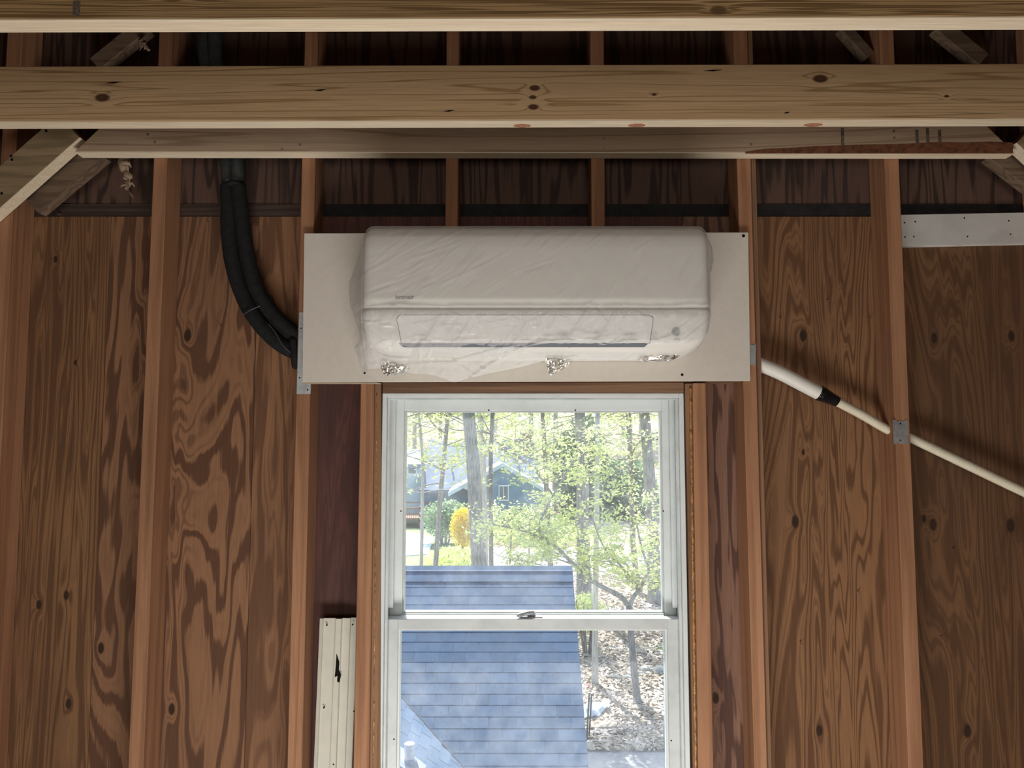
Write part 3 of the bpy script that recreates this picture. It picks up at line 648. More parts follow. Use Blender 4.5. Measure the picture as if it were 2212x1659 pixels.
def fold(xs_, zs_):
    X_ = np.array(xs_); Z_ = np.array(zs_); D = np.zeros_like(X_)
    for a, b, c, d, h, w in CRE:
        ex, ez = c-a, d-b; L2 = ex*ex+ez*ez; t = ((X_-a)*ex+(Z_-b)*ez)/L2; tc = np.clip(t, 0, 1)
        dist = np.hypot(X_-a-tc*ex, Z_-b-tc*ez); D += h*np.clip(1-dist/w, 0, 1)**1.4*np.clip(4*tc*(1-tc)+.1, 0, 1)
    return D
def wr(x, z, s=1):
    V = Vector((x*22+z*14, z*9-x*5, s*3.1)); r_ = 1-abs(noise.noise(V))*2
    return r_
cols = 330; rows = []
colx = [lerp(AX0-.003, AX1+.003, i/(cols-1)) for i in range(cols)]
fp = [(y-.004, z+(.003 if z > .5 else 0)) for y, z in ACP[:17]]
den = []
for (ya, za_), (yb2, zb2) in zip(fp, fp[1:]):
    k = max(1, int(math.hypot(yb2-ya, zb2-za_)/.003))
    for i in range(k): den.append((lerp(ya, yb2, i/k), lerp(za_, zb2, i/k)))
den.append(fp[-1])
for y, z in den[6:]:
    row = []; FD = fold(colx, [z]*cols)
    for ci, x in enumerate(colx):
        d = max(0, min(x-AX0, AX1-x)); r_ = .022; ins = 0 if d >= r_ else r_-math.sqrt(max(0, r_*r_-(r_-d)**2))
        Rb = .06; insb = 0 if d >= Rb else Rb-math.sqrt(max(0, Rb*Rb-(Rb-d)**2))
        yy = y+ins*.7*max(0, (1.9-y)/.2); zz = z-(ins*min(1, max(0, (z-.48)/.03)))+(insb*.7*min(1, max(0, (.29-z)/.075)))
        amp = .0008+.0022*min(1, max(0, (.32-z)/.08))
        row.append(Vector((x, yy-.0035-amp*(.5+wr(x, z))-FD[ci]*(.4 if z > .5 else 2.2 if z > .32 else 1.05), CZ+zz)))
    rows.append(row)
last = rows[-1]
H = 30
for k in range(1, H+1):
    t_ = k/H; row = []; FD = fold(colx, [lerp(.222, .15, t_)]*cols)
    for i, x in enumerate(colx):
        px = 1106+x/1.80*F*.993; hy = pw(px, hem); hz = P(px, hy, 1.815)
        q = last[i].lerp(Vector((x, 1.815+.012*math.sin(x*40), hz.z)), t_); q.y += .02*math.sin(t_*math.pi)*-.3-.003*wr(x*1.3, q.z-CZ, 2)-FD[i]*2.4
        row.append(q)
    rows.append(row)
m = MB().grid(rows)
# side flaps of film bellying out to the board
def side(colidx, sgn, wpts):
    edge = [r[colidx] for r in rows]; NU = 14; out = []
    for q in edge:
        pyq = 829.5-F*((q.z-CZ)*cp-q.y*sp)/(q.y*cp+(q.z-CZ)*sp)
        wd = pw(pyq, wpts); line = []
        for u in range(NU+1):
            t_ = u/NU
            yy = lerp(q.y, 1.897, t_); xx = q.x+sgn*(wd*math.sin(t_*math.pi*.62)/math.sin(math.pi*.62)*1.0)
            line.append(Vector((xx+sgn*.004*wr(q.z*2, t_*.2, 4)*math.sin(math.pi*t_), yy-.004*t_*wr(t_*.3, q.z*2, 5), q.z+.006*noise.noise(Vector((t_*3, q.z*30, 2)))*t_)))
        out.append(line)
    m.grid(out)
side(0, -1, [(480, .0), (505, .006), (540, .03), (590, .054), (640, .05), (700, .026), (720, .022), (745, .04), (775, .03), (800, .02)])
side(cols-1, 1, [(480, .0), (495, .014), (520, .034), (545, .036), (590, .02), (650, .006), (760, .004)])
o = m.build('plastic_film', M['film'], None, 0, True, fix=True)
tag(o, 'crinkled clear plastic film wrapped over the wall-mounted air conditioner', 'plastic sheet')
# ------------------------------------------------------------------ crumpled foil
M['foil'] = plain('foil', (.9, .88, .84), .34, 1.0, .05, 30)
def foil(pts, y, th, label, seed):
    r_ = random.Random(seed); q = [P(x, yy, y) for x, yy in pts]
    cx_ = sum((p for p in q), Vector())/len(q); bm = bmesh.new()
    bmesh.ops.create_icosphere(bm, subdivisions=4, radius=1)
    out = [(p.x-cx_.x, p.z-cx_.z) for p in q]
    for v in bm.verts:
        a_ = math.atan2(v.co.z, v.co.x); best = .01
        for (ax, az), (bx_, bz_) in zip(out, out[1:]+out[:1]):
            dx, dz = math.cos(a_), math.sin(a_); ex, ez = bx_-ax, bz_-az; den_ = dx*ez-dz*ex
            if abs(den_) < 1e-9: continue
            tt = (ax*ez-az*ex)/den_; uu = (ax*dz-az*dx)/den_
            if tt > 0 and -1e-6 <= uu <= 1+1e-6: best = tt
        rad = math.hypot(v.co.x, v.co.z)
        c = Vector((math.cos(a_)*best*rad, v.co.y*th, math.sin(a_)*best*rad))
        k = noise.cell(Vector((c.x*170+seed, c.y*170, c.z*170)))*.0045; k2 = noise.noise(c*190+Vector((seed, 0, 0)))*.005
        v.co = cx_+c+Vector((k2, -(k+k2*1.5), k2*.7))
    me = bpy.data.meshes.new('foil'); bm.to_mesh(me); bm.free(); me.materials.append(M['foil'])
    o = link('foil_scrap', me); tag(o, label, 'foil', 'crumpled foil under the unit')
foil([(823, 776), (838, 775), (856, 785), (872, 788), (887, 792), (878, 805), (852, 809), (838, 812), (824, 800)], 1.802, .016, 'crumpled foil and film knot below the lower left of the plastic wrapped unit', 11)
foil([(1178, 772), (1200, 775), (1232, 780), (1228, 790), (1212, 800), (1190, 812), (1183, 800)], 1.802, .012, 'pointed foil scrap hanging below the middle of the wrapped unit', 23)
foil([(1376, 782), (1384, 768), (1420, 765), (1455, 766), (1470, 764), (1468, 770), (1454, 778), (1410, 781)], 1.802, .014, 'long foil strip along the lower right of the wrapped unit', 37)
#OUTSIDE
# ================================================================== outdoors
# ------------------------------------------------------------------ materials
def shingle_mat(name, c, c2):
    t = NT(name); p = t.pos(); rv = t.rand()
    n = t.noise(p, 160, 3, .7); n2 = t.noise(p, 7, 4, .6)
    col = t.mix(t.smooth(n, .3, .7), c, c2)
    v = t.math('ADD', t.math('ADD', (.72), t.math('MULTIPLY', rv, .2)), t.math('MULTIPLY', n2, .4))
    k = t.n.new('ShaderNodeCombineXYZ')
    for i in range(3): t.put(k.inputs[i], v)
    return t.done(t.bsdf(t.mix(1., col, k.outputs[0], 'MULTIPLY'), .85, 0, t.bump(n, .4, .004), .3))
M['shingle'] = shingle_mat('asphalt_shingle', (.105, .165, .255), (.062, .1, .165))
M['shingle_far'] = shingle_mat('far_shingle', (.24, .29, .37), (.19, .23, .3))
M['flash'] = plain('valley_metal', (.1, .12, .16), .5, .3)
M['pvc'] = plain('white_pvc', (.82, .84, .86), .4)
M['boot'] = plain('lead_boot', (.34, .38, .44), .5, .3)
M['siding'] = plain('white_siding', (.7, .72, .72), .6)
def ground_mat():
    t = NT('leaf_litter_ground'); p = t.pos()
    n = t.noise(p, 9, 6, .75); n2 = t.noise(p, 38, 4, .7); n3 = t.noise(p, .25, 3, .6)
    col = t.mix(t.smooth(n2, .35, .65), (.30, .235, .18), (.58, .5, .42))
    col = t.mix(t.smooth(n, .5, .7, 0, .7), col, (.2, .165, .12))
    col = t.mix(t.smooth(n3, .5, .62, 0, .75), col, (.22, .33, .09))
    return t.done(t.bsdf(col, .95, 0, t.bump(n2, .6, .05), .1))
M['ground'] = ground_mat()
M['asphalt'] = plain('asphalt', (.36, .36, .37), .9, 0, .1, 30, .2, .2)
M['lawn'] = plain('lawn_grass', (.22, .3, .14), .95, 0, .2, 3, .1, tint=(.32, .34, .22))
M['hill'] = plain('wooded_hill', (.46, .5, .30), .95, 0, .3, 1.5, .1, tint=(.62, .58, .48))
def bark_mat(name, a, b):
    t = NT(name); p = t.pos(); n = t.noise(t.vmath('MULTIPLY', p, (28, 28, 3.5)), 1, 4, .65); n2 = t.noise(p, 2.5, 3, .6)
    col = t.mix(t.smooth(n, .35, .65), a, b); col = t.mix(t.smooth(n2, .5, .75, 0, .4), col, (.36, .4, .34))
    return t.done(t.bsdf(col, .95, 0, t.bump(n, .8, .03), .1))
M['bark'] = bark_mat('grey_bark', (.42, .405, .39), (.19, .18, .175))
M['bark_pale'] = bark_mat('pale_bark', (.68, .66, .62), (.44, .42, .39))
M['bark_dark'] = bark_mat('dark_bark', (.32, .29, .27), (.16, .14, .13))
def leaf_mat(name, a, b):
    t = NT(name); p = t.pos(); n = t.noise(p, 3.2, 2, .6)
    col = t.mix(t.smooth(n, .35, .65), a, b)
    d = t.n.new('ShaderNodeBsdfDiffuse'); t.put(d.inputs[0], col); tl = t.n.new('ShaderNodeBsdfTranslucent'); t.put(tl.inputs[0], col)
    m = t.n.new('ShaderNodeMixShader'); m.inputs[0].default_value = .55
    t.l.new(d.outputs[0], m.inputs[1]); t.l.new(tl.outputs[0], m.inputs[2]); return t.done(m.outputs[0])
M['leaf'] = leaf_mat('spring_leaf', (.74, .80, .36), (.62, .72, .34))
M['leaf_far'] = leaf_mat('far_spring_leaf', (.84, .86, .6), (.76, .8, .58))  # paled to put the distant haze into the leaf colour
M['leaf_ever'] = leaf_mat('evergreen_leaf', (.26, .38, .22), (.36, .46, .27))
M['forsythia'] = leaf_mat('forsythia_flower', (.95, .8, .1), (.8, .72, .12))
M['leaf_dry'] = plain('dry_leaf', (.52, .43, .34), .9, 0, .4, 3, .1, tint=(.72, .66, .6))
M['stone'] = plain('field_stone', (.5, .49, .46), .9, 0, .2, 9, .2, .4)
M['tarp'] = plain('pale_tarp', (.62, .70, .78), .45, 0, .1, 12, .4, .3)
M['stick'] = plain('dead_wood', (.45, .38, .31), .95, 0, .2, 12, .1)
M['house'] = plain('blue_siding', (.2, .3, .42), .7, 0, .08, 2)
M['house_pale'] = plain('pale_blue_siding', (.5, .6, .68), .7, 0, .08, 2)
M['trim'] = plain('white_trim', (.85, .86, .86), .5)
M['dark_glass'] = plain('house_glass', (.16, .2, .24), .1)
M['brick'] = plain('chimney_brick', (.42, .24, .19), .9, 0, .2, 6)
M['deck'] = plain('deck_wood', (.33, .18, .13), .8, 0, .1, 6)
M['pool'] = plain('pool_cover', (.75, .86, .9), .4, 0, .05, 3)
M['rod'] = plain('black_rod', (.03, .03, .03), .5)
# ------------------------------------------------------------------ ground, hill, paving
N = 60; rows = []
for j in range(N+1):
    y = 3+(j/N)**2*250; row = []
    for i in range(41):
        x = (i/40-.5)*(60+y*2.4)
        z = G+.12*noise.noise(Vector((x*.25, y*.25, 0)))+(max(0, y-62)**1.25*.075 if y > 62 else 0)
        if y < 14 or 31 < y < 40: z = G-.02
        row.append((x, y, z))
    rows.append(row)
o = MB().grid(rows).build('ground', M['ground'], None, 0, True); tag(o, kind='structure', label='leaf-strewn ground sloping away outside the window')
def slab(name, px, z, mat, label, th=.04):
    q = [PG(x, y, z) for x, y in px]; o = MB(); n = len(q)
    o.v = [tuple(p) for p in q]+[(p.x, p.y, p.z-th) for p in q]
    o.f = [tuple(range(n)), tuple(range(2*n-1, n-1, -1))]+[((k+1) % n, k, n+k, n+(k+1) % n) for k in range(n)]
    ob = o.build(name, M[mat]); tag(ob, kind='structure', label=label); return ob
slab('driveway', [(1180, 1632), (1290, 1618), (1380, 1606), (1460, 1600), (1640, 1598), (1700, 1760), (1150, 1760)], G+.03, 'asphalt', 'grey paved drive at the foot of the lower pane')
slab('street', [(700, 1232), (1000, 1229), (1235, 1232), (1330, 1235), (1480, 1228), (1700, 1222), (1700, 1192), (1480, 1190), (1330, 1194), (1235, 1188), (1050, 1188), (700, 1192)], G+.05, 'asphalt', 'pale road crossing behind the trees')
slab('path', [(1300, 1330), (1440, 1325), (1600, 1320), (1600, 1290), (1440, 1294), (1340, 1300)], G+.05, 'asphalt', 'pale paved patch behind the forked tree')
slab('lawn', [(600, 1230), (1000, 1226), (1000, 1140), (860, 1120), (600, 1130)], G+.07, 'lawn', 'green lawn beyond the roof ridge at left')
q = [PG(x, y, G+.12) for x, y in ((845, 1202), (925, 1196), (938, 1160), (880, 1148), (840, 1150))]
m = MB(); n = len(q); m.v = [tuple(p) for p in q]+[(p.x, p.y, p.z-.2) for p in q]; m.f = [tuple(range(n)), tuple(range(2*n-1, n-1, -1))]+[((k+1) % n, k, n+k, n+(k+1) % n) for k in range(n)]
tag(m.build('pool_cover', M['pool']), 'pale blue pool cover on the lawn below the brown deck', 'pool')
# scattered dry leaves
lv = random.Random(4); m = MB()
def leafquad(m, c, s, rg, up=.5):
    d = Vector((rg.gauss(0, 1), rg.gauss(0, 1), rg.gauss(0, 1)*(1-up))).normalized(); e = d.cross(Vector((rg.gauss(0, .6), rg.gauss(0, .6), 1))).normalized()
    i = len(m.v); m.v += [tuple(c-d*s), tuple(c+e*s*.55), tuple(c+d*s), tuple(c-e*s*.55)]; m.f.append((i, i+1, i+2, i+3))
for _ in range(9000):
    px = lv.uniform(1230, 1470); py = 1345+(lv.random()**.8)*275
    q = PG(px, py, G+.06); q.z += lv.uniform(0, .05); leafquad(m, q, lv.uniform(.035, .085), lv, .75)
for _ in range(3500):
    px = lv.uniform(1240, 1460); py = lv.uniform(1240, 1345); q = PG(px, py, G+.08); leafquad(m, q, lv.uniform(.06, .11), lv, .7)
tag(m.build('leaf_litter', M['leaf_dry'], fix=False), 'thick pale brown dead leaves covering the ground', 'leaves', kind='stuff')
# ------------------------------------------------------------------ lower wing of the house: shingled roof
RY, RZ = 9.63, CZ-1.804
d_m = Vector((0, -.742, -.670)); n_m = Vector((0, -.670, .742)); RXE = .80
wr_ = empty('wing_roof', (-2, RY, RZ), 'blue-grey shingled roof of the lower wing below the window', 'roof')
P0 = Vector((0, RY, RZ))
V1 = PP(860, 1500, P0, n_m); V2 = PP(1000, 1659, P0, n_m)
n_c = (V2-V1).cross(Vector((0, 1, 0))).normalized()
if n_c.z < 0: n_c = -n_c
d_c = Vector((n_c.z, 0, -n_c.x))                          # down-slope of the cross gable (towards +x)
def deck(pts, nrm, th, name, mat):
    m = MB(); m.hexa([Vector(p) for p in pts], [Vector(p)-nrm*th for p in pts]); return m.build(name, M[mat], wr_)
XL = -6.0; SL = 3.15
deck([(XL, RY, RZ), (RXE-.01, RY, RZ), P0+d_m*SL+Vector((RXE-.01, 0, 0)), P0+d_m*SL+Vector((XL, 0, 0))], n_m, .05, 'roof_deck', 'flash')
n_b = Vector((0, .670, .742)); d_b = Vector((0, .742, -.670))
deck([(XL, RY, RZ), (RXE, RY, RZ), P0+d_b*SL+Vector((RXE, 0, 0)), P0+d_b*SL+Vector((XL, 0, 0))], n_b, .05, 'back_slope', 'shingle')
EXPO, TW = .1325, .305
def tabmesh(name, wd, ln, th=.0042):
    m = MB(); g = .004; off_ = .0016
    m.hexa([(-wd/2+g, 0, off_), (wd/2-g, 0, off_), (wd/2-g, 0, off_+th), (-wd/2+g, 0, off_+th)], [(-wd/2+g, ln, 0), (wd/2-g, ln, 0), (wd/2-g, ln, th*.3), (-wd/2+g, ln, th*.3)])
    me = bpy.data.meshes.new(name); me.from_pydata(m.v, [], m.f); bm = bmesh.new(); bm.from_mesh(me); bmesh.ops.recalc_face_normals(bm, faces=bm.faces); bm.to_mesh(me); bm.free()
    me.materials.append(M['shingle']); return me
tab = tabmesh('shingle', TW, EXPO*1.35); cap = tabmesh('ridge_cap', .15, .26)
def frame(o, xaxis, up, nrm, loc):
    mt = Matrix((xaxis, up, nrm)).transposed().to_4x4(); mt.translation = loc
    o.parent = wr_; o.matrix_parent_inverse = Matrix.Translation(-wr_.location); o.matrix_basis = mt
cnt = 0; rest = MB()
def stuff(mesh, xaxis, up, nrm, loc, mb):
    mt = Matrix((xaxis, up, nrm)).transposed().to_4x4(); mt.translation = loc; i = len(mb.v)
    mb.v += [tuple(mt @ v.co) for v in mesh.vertices]; mb.f += [tuple(i+k for k in p.vertices) for p in mesh.polygons]
rows_n = int((SL-.02)/EXPO)
for k in range(rows_n):
    s_ = .10+EXPO*(k+1)
    off = 0 if k % 2 else TW/2
    j = 0
    while True:
        xr_ = RXE+.012-off-j*TW+(TW/2 if off > .1 and j < 0 else 0); j += 1
        xc_ = xr_-TW/2
        if xc_ < XL: break
        loc = P0+d_m*s_+Vector((xc_, 0, 0))
        if (loc-V1).dot(n_c) < -.1: continue                # under the cross gable
        args = (Vector((1, 0, 0)), -d_m, n_m, loc)
        if xc_ > -2.1 and s_ < 2.75 and cnt < 285:
            o = bpy.data.objects.new('shingle', tab); COL.objects.link(o); frame(o, *args); cnt += 1
        else: stuff(tab, *args, rest)
    if off > .1:                                            # half tab at the rake
        h_ = tabmesh('shingle_half', off, EXPO*1.35) if k == 0 else h_
        loc = P0+d_m*s_+Vector((RXE+.012-off/2, 0, 0)); stuff(h_, Vector((1, 0, 0)), -d_m, n_m, loc, rest)
# cross gable shingles: courses run along y
for k in range(-4, 12):
    for j in range(18):
        loc = V1+d_c*(EXPO*k)+Vector((0, .9-TW*(j+(.5 if k % 2 else 0)), 0))
        if (loc-P0).dot(n_m) < -.12 or loc.y < 5.2: continue
        if cnt < 298 and loc.y > 6.0 and k > -4:
            o = bpy.data.objects.new('shingle', tab); COL.objects.link(o); frame(o, Vector((0, 1, 0)), -d_c, n_c, loc+n_c*.002); cnt += 1
        else: stuff(tab, Vector((0, 1, 0)), -d_c, n_c, loc+n_c*.002, rest)
for k in range(-40, -4):
    for j in range(18):
        loc = V1+d_c*(EXPO*k)+Vector((0, .9-TW*(j+(.5 if k % 2 else 0)), 0))
        if (loc-P0).dot(n_m) < -.12 or loc.y < 5.2 or loc.x < -3.2: continue
        stuff(tab, Vector((0, 1, 0)), -d_c, n_c, loc, rest)
o = rest.build('shingles', M['shingle'], wr_); o['kind'] = 'stuff'
a = V1+Vector((0, 2.0, 0)); b_ = V1+Vector((0, -3.2, 0)); up_ = -d_c*2.1; dn_ = d_c*2.2
MB().hexa([a+up_, b_+up_, b_+dn_, a+dn_], [p-n_c*.04 for p in (a+up_, b_+up_, b_+dn_, a+dn_)]).build('cross_gable_deck', M['flash'], wr_)
vd = (V2-V1); e0 = V1-vd*1.0; e1 = V2+vd*.9
MB().tube([e0+Vector((.01, 0, .004)), e1+Vector((.01, 0, .004))], .012, 6).build('valley_flashing', M['flash'], wr_)
xk = RXE-.06
while xk > XL:
    o = None
    for sgn, dd, nn in ((1, d_m, n_m), (-1, d_b, n_b)):
        if sgn == 1 and xk > -2:
            o = bpy.data.objects.new('ridge_cap', cap); COL.objects.link(o); frame(o, Vector((1, 0, .02)).normalized(), -dd, nn, P0+dd*.155+nn*.012+Vector((xk, 0, 0)))
    xk -= .133
MB().tube([P0+Vector((XL, 0, .012)), P0+Vector((RXE, 0, .012))], .022, 8).build('ridge', M['shingle'], wr_)
MB().hexa([P0+Vector((RXE-.01, 0, 0)), P0+d_m*SL+Vector((RXE-.01, 0, 0)), P0+d_m*SL+Vector((RXE-.01, 0, -.15)), P0+Vector((RXE-.01, 0, -.2))],
          [P0+Vector((RXE+.005, 0, 0)), P0+d_m*SL+Vector((RXE+.005, 0, 0)), P0+d_m*SL+Vector((RXE+.005, 0, -.15)), P0+Vector((RXE+.005, 0, -.2))]).build('rake_board', M['trim'], wr_)
ye = (P0+d_m*SL).y+.1
MB().box((XL, ye+.1, G-.1), (RXE-.1, 2*RY-ye-.1, (P0+d_m*SL).z-.1)).build('wall', M['siding'], wr_)
MB().prism([(0, 0), (1, 0), (1, 1), (0, 1)], 0, 1) if False else None
# vent pipe through the cross gable
vb = PP(884, 1650, V1, n_c)
vp = empty('vent_pipe', vb, 'white plastic vent pipe with grey boot on the lower left roof', 'pipe')
vt = P(882, 1606, vb.y); hgt = vt.z-vb.z
MB().tube([vb+Vector((0, 0, -.05)), vb+Vector((0, 0, hgt))], .05, 20, False).build('pipe', M['pvc'], vp, 0, True)
MB().tube([vb+Vector((0, 0, hgt-.001)), vb+Vector((0, 0, hgt-.02)), vb+Vector((0, 0, hgt-.1))], [.0495, .046, .045], 20).build('pipe_bore', M['pvc'], vp, 0, True)
MB().tube([vb+Vector((0, 0, -.06)), vb+Vector((0, 0, .03)), vb+Vector((0, 0, .055))], [.10, .075, .056], 18).build('boot', M['boot'], vp, 0, True)
c_ = vb+n_c*.012; u1, u2 = d_c*.17, Vector((0, .17, 0))
MB().hexa([c_-u1-u2, c_+u1-u2, c_+u1+u2, c_-u1+u2], [p-n_c*.01 for p in (c_-u1-u2, c_+u1-u2, c_+u1+u2, c_-u1+u2)]).build('flashing_sheet', M['boot'], vp)
# ------------------------------------------------------------------ trees
def leaves(m, c, n, spread, size, rg, up=.35):
    for _ in range(n):
        q = c+Vector((rg.gauss(0, spread), rg.gauss(0, spread), rg.gauss(0, spread*.45)))
        leafquad(m, q, size*rg.uniform(.6, 1.3), rg, up)
def grow(mb, lv_, start, d, ln, rad, depth, rg, leafn, leafs, spread, flat=.35, maxtip=None):
    pts = [start]; p = start; d = d.normalized(); n = 5
    for i in range(n):
        d = (d+Vector((rg.gauss(0, .16), rg.gauss(0, .16), rg.gauss(0, .10)))).normalized(); p = p+d*ln/n; pts.append(p)
    mb.tube(pts, [lerp(rad, rad*.55, i/n) for i in range(n+1)], 5 if rad > .012 else 4, False)
    if depth == 0:
        leaves(lv_, pts[-1], leafn, spread, leafs, rg); leaves(lv_, pts[3], leafn//2, spread, leafs, rg); return
    for i in range(rg.choice((2, 3, 3))):
        q = pts[rg.choice((2, 3, 4, 5))]; a = rg.uniform(0, 6.28)
        e = (d*.6+Vector((math.cos(a), math.sin(a), rg.uniform(-.2, .55)*(1-flat)))).normalized()
        grow(mb, lv_, q, e, ln*rg.uniform(.5, .8), rad*.55, depth-1, rg, leafn, leafs, spread, flat)
def tree(px, Y, wpx, label, seed, bark='bark', leaf='leaf', nb=10, blen=2.4, zlo=1.2, zhi=None, leafn=14, leafs=.085, spread=.28, top=9.0, grp=None, name='tree', ivy=0, depth=2):
    """px: trunk pixels from the top down; the last one (or the ground) is the foot"""
    rg = random.Random(seed); pts = [P(x, y, Y) for x, y in px]
    foot = pts[-1].copy(); foot.z = G-.1
    if pts[-1].z > G+.3:
        dv = (pts[-1]-pts[-2]); k = (G-.1-pts[-1].z)/dv.z; foot = pts[-1]+dv*k
        pts.append(foot)
    else: pts[-1].z = G-.1
    dv = (pts[0]-pts[1]).normalized(); pts.insert(0, pts[0]+dv*top)
    path = spline(list(reversed(pts)), 6); n = len(path); r0 = wpx*.5*Y/F*1.01
    r = empty(name, path[0], label, 'tree', grp)
    rad = [r0*(1.35 if i == 0 else 1.12 if i < 3 else 1)*lerp(1.05, .72, i/n)*(1+.06*noise.noise(Vector((i, seed, 0)))) for i in range(n)]
    MB().tube(path, rad, 12).build('trunk', M[bark], r, 0, True)
    mb = MB(); lv_ = MB()
    for _ in range(nb):
        z = rg.uniform(CZ-4+zlo, CZ+(zhi if zhi else 5)); k = min(range(n), key=lambda i: abs(path[i].z-z)); a = rg.uniform(0, 6.28)
        grow(mb, lv_, path[k], Vector((math.cos(a), math.sin(a)*.7, rg.uniform(-.05, .5))), blen*rg.uniform(.6, 1.2), r0*.28 if r0 < .15 else .045, depth, rg, leafn, leafs, spread)
    for _ in range(ivy):
        k = rg.randrange(int(n*.35), n-3); a = rg.uniform(0, 6.28); leaves(lv_, path[k]+Vector((math.cos(a)*r0, math.sin(a)*r0, 0)), 14, .10, .07, rg)
    if mb.v: mb.build('branches', M[bark], r, 0, True, fix=False)['kind'] = 'stuff'
    if lv_.v: o = lv_.build('foliage', M[leaf], r, fix=False); o['kind'] = 'stuff'
    return r
tree([(905, 890), (913, 1000), (912, 1100), (910, 1235)], 22, 8, 'thin pale tree, leftmost in the upper pane', 1, 'bark_pale', nb=14, leafn=12, zlo=2)
tree([(968, 890), (958, 1000), (950, 1090), (940, 1235)], 23, 11, 'slender leaning tree between the leftmost thin tree and the thickest trunk', 2, 'bark', nb=14, leafn=12, zlo=2)
tree([(1012, 890), (1022, 1000), (1028, 1110), (1036, 1235)], 20, 34, 'thickest furrowed grey trunk left of the centre of the upper pane', 3, 'bark', nb=3, blen=2, zlo=5.5, leafn=10)
tree([(1037, 890), (1043, 1000), (1047, 1235)], 24, 16, 'medium trunk tucked close behind the thickest trunk', 4, 'bark_pale', nb=4, zlo=5, leafn=9)
tree([(1064, 890), (1060, 1000), (1061, 1235)], 21, 10.5, 'dark straight slim trunk right of the thickest trunk', 5, 'bark_dark', nb=9, leafn=12, zlo=2.5)
tree([(1172, 890), (1178, 1000), (1182, 1100), (1190, 1235)], 26, 12, 'ivy-covered slim tree right above the end of the roof ridge', 6, 'bark_dark', nb=16, leafn=12, zlo=2.5, ivy=30)
tree([(1252, 890), (1258, 1000), (1259, 1120), (1262, 1312)], 25.4, 28, 'broad grey trunk behind the right end of the roof', 7, 'bark', nb=6, zlo=4, leafn=12)
tree([(1291, 890), (1289, 1100), (1286, 1300), (1285, 1480)], 17.6, 12.5, 'straight pale pole-like tree right of the roof edge', 8, 'bark_pale', nb=2, zlo=5.5, leafn=9)
tree([(1357, 890), (1364, 1050), (1368, 1180), (1378, 1262)], 28, 13, 'ivy-clad tree left of the broad right-hand trunk', 9, 'bark_dark', nb=12, leafn=12, zlo=2.5, ivy=36)
tree([(1392, 890), (1402, 1020), (1410, 1150), (1416, 1300)], 26, 27, 'broad leaning trunk near the right edge of the upper pane', 10, 'bark', nb=6, zlo=4, leafn=12)
tree([(1444, 1340), (1443, 1480), (1440, 1580)], 14.2, 13, 'dark trunk half hidden by the right sash edge of the lower pane', 12, 'bark_dark', nb=0, top=8)
tree([(1103, 1188), (1099, 1250)], 30, 4, 'thin sapling in front of the pale road behind the ridge', 13, 'bark_dark', nb=4, blen=1, zlo=0, zhi=-2.4, leafn=6, top=1)
tree([(1143, 1180), (1142, 1250)], 30, 4, 'thin sapling just left of the ivy-covered slim tree', 14, 'bark_dark', nb=4, blen=1, zlo=0, zhi=-2.4, leafn=6, top=1)
# forked young tree in front of the right half
Yf = 16.4; rg = random.Random(77)
ft = empty('forked_tree', P(1377, 1527, Yf), 'young forked tree spreading leafy branches across the right half of the window', 'tree')
mb = MB(); lf = MB()
tr_ = spline([P(1379, 1532, Yf), P(1370, 1450, Yf), P(1364, 1380, Yf), P(1359, 1310, Yf)], 6)
MB().tube(tr_, [lerp(.085, .07, i/len(tr_)) for i in range(len(tr_))], 12).build('trunk', M['bark'], ft, 0, True)
limbs = [([(1359, 1312), (1340, 1288), (1305, 1270), (1270, 1248), (1240, 1220), (1205, 1185), (1178, 1165), (1165, 1145), (1172, 1115), (1195, 1070)], .065),
         ([(1359, 1312), (1368, 1290), (1382, 1272), (1393, 1250), (1402, 1230), (1420, 1218)], .06),
         ([(1386, 1268), (1360, 1245), (1335, 1215), (1310, 1190), (1290, 1150), (1275, 1100)], .035),
         ([(1178, 1165), (1140, 1150), (1100, 1140), (1060, 1132)], .03), ([(1240, 1220), (1190, 1205), (1150, 1215), (1110, 1240)], .02),
         ([(1402, 1230), (1385, 1180), (1372, 1120), (1350, 1060)], .035), ([(1195, 1070), (1230, 1010), (1270, 960), (1300, 930)], .025), ([(1195, 1070), (1150, 1010), (1110, 980), (1080, 960)], .025),
         ([(1420, 1218), (1450, 1190), (1500, 1150)], .04), ([(1350, 1060), (1310, 1030), (1280, 1020)], .02)]
for pp, r_ in limbs:
    sp_ = spline([P(x, y, Yf+.35*noise.noise(Vector((x*.02, y*.02, 5)))) for x, y in pp], 5); n = len(sp_)
    mb.tube(sp_, [lerp(r_, r_*.35, i/n) for i in range(n)], 7)
    for i in range(2, n, 2):
        if r_ > .05 and i < n*.45: continue
        for _ in range(2):
            a = rg.uniform(0, 6.28)
            grow(mb, lf, sp_[i], Vector((math.cos(a), math.sin(a), rg.uniform(-.1, .45))), rg.uniform(.3, .9), .012, 1, rg, 13, .055, .13, .6)
mb.build('branches', M['bark'], ft, 0, True, fix=False)['kind'] = 'stuff'
o = lf.build('foliage', M['leaf'], ft, fix=False); o['kind'] = 'stuff'
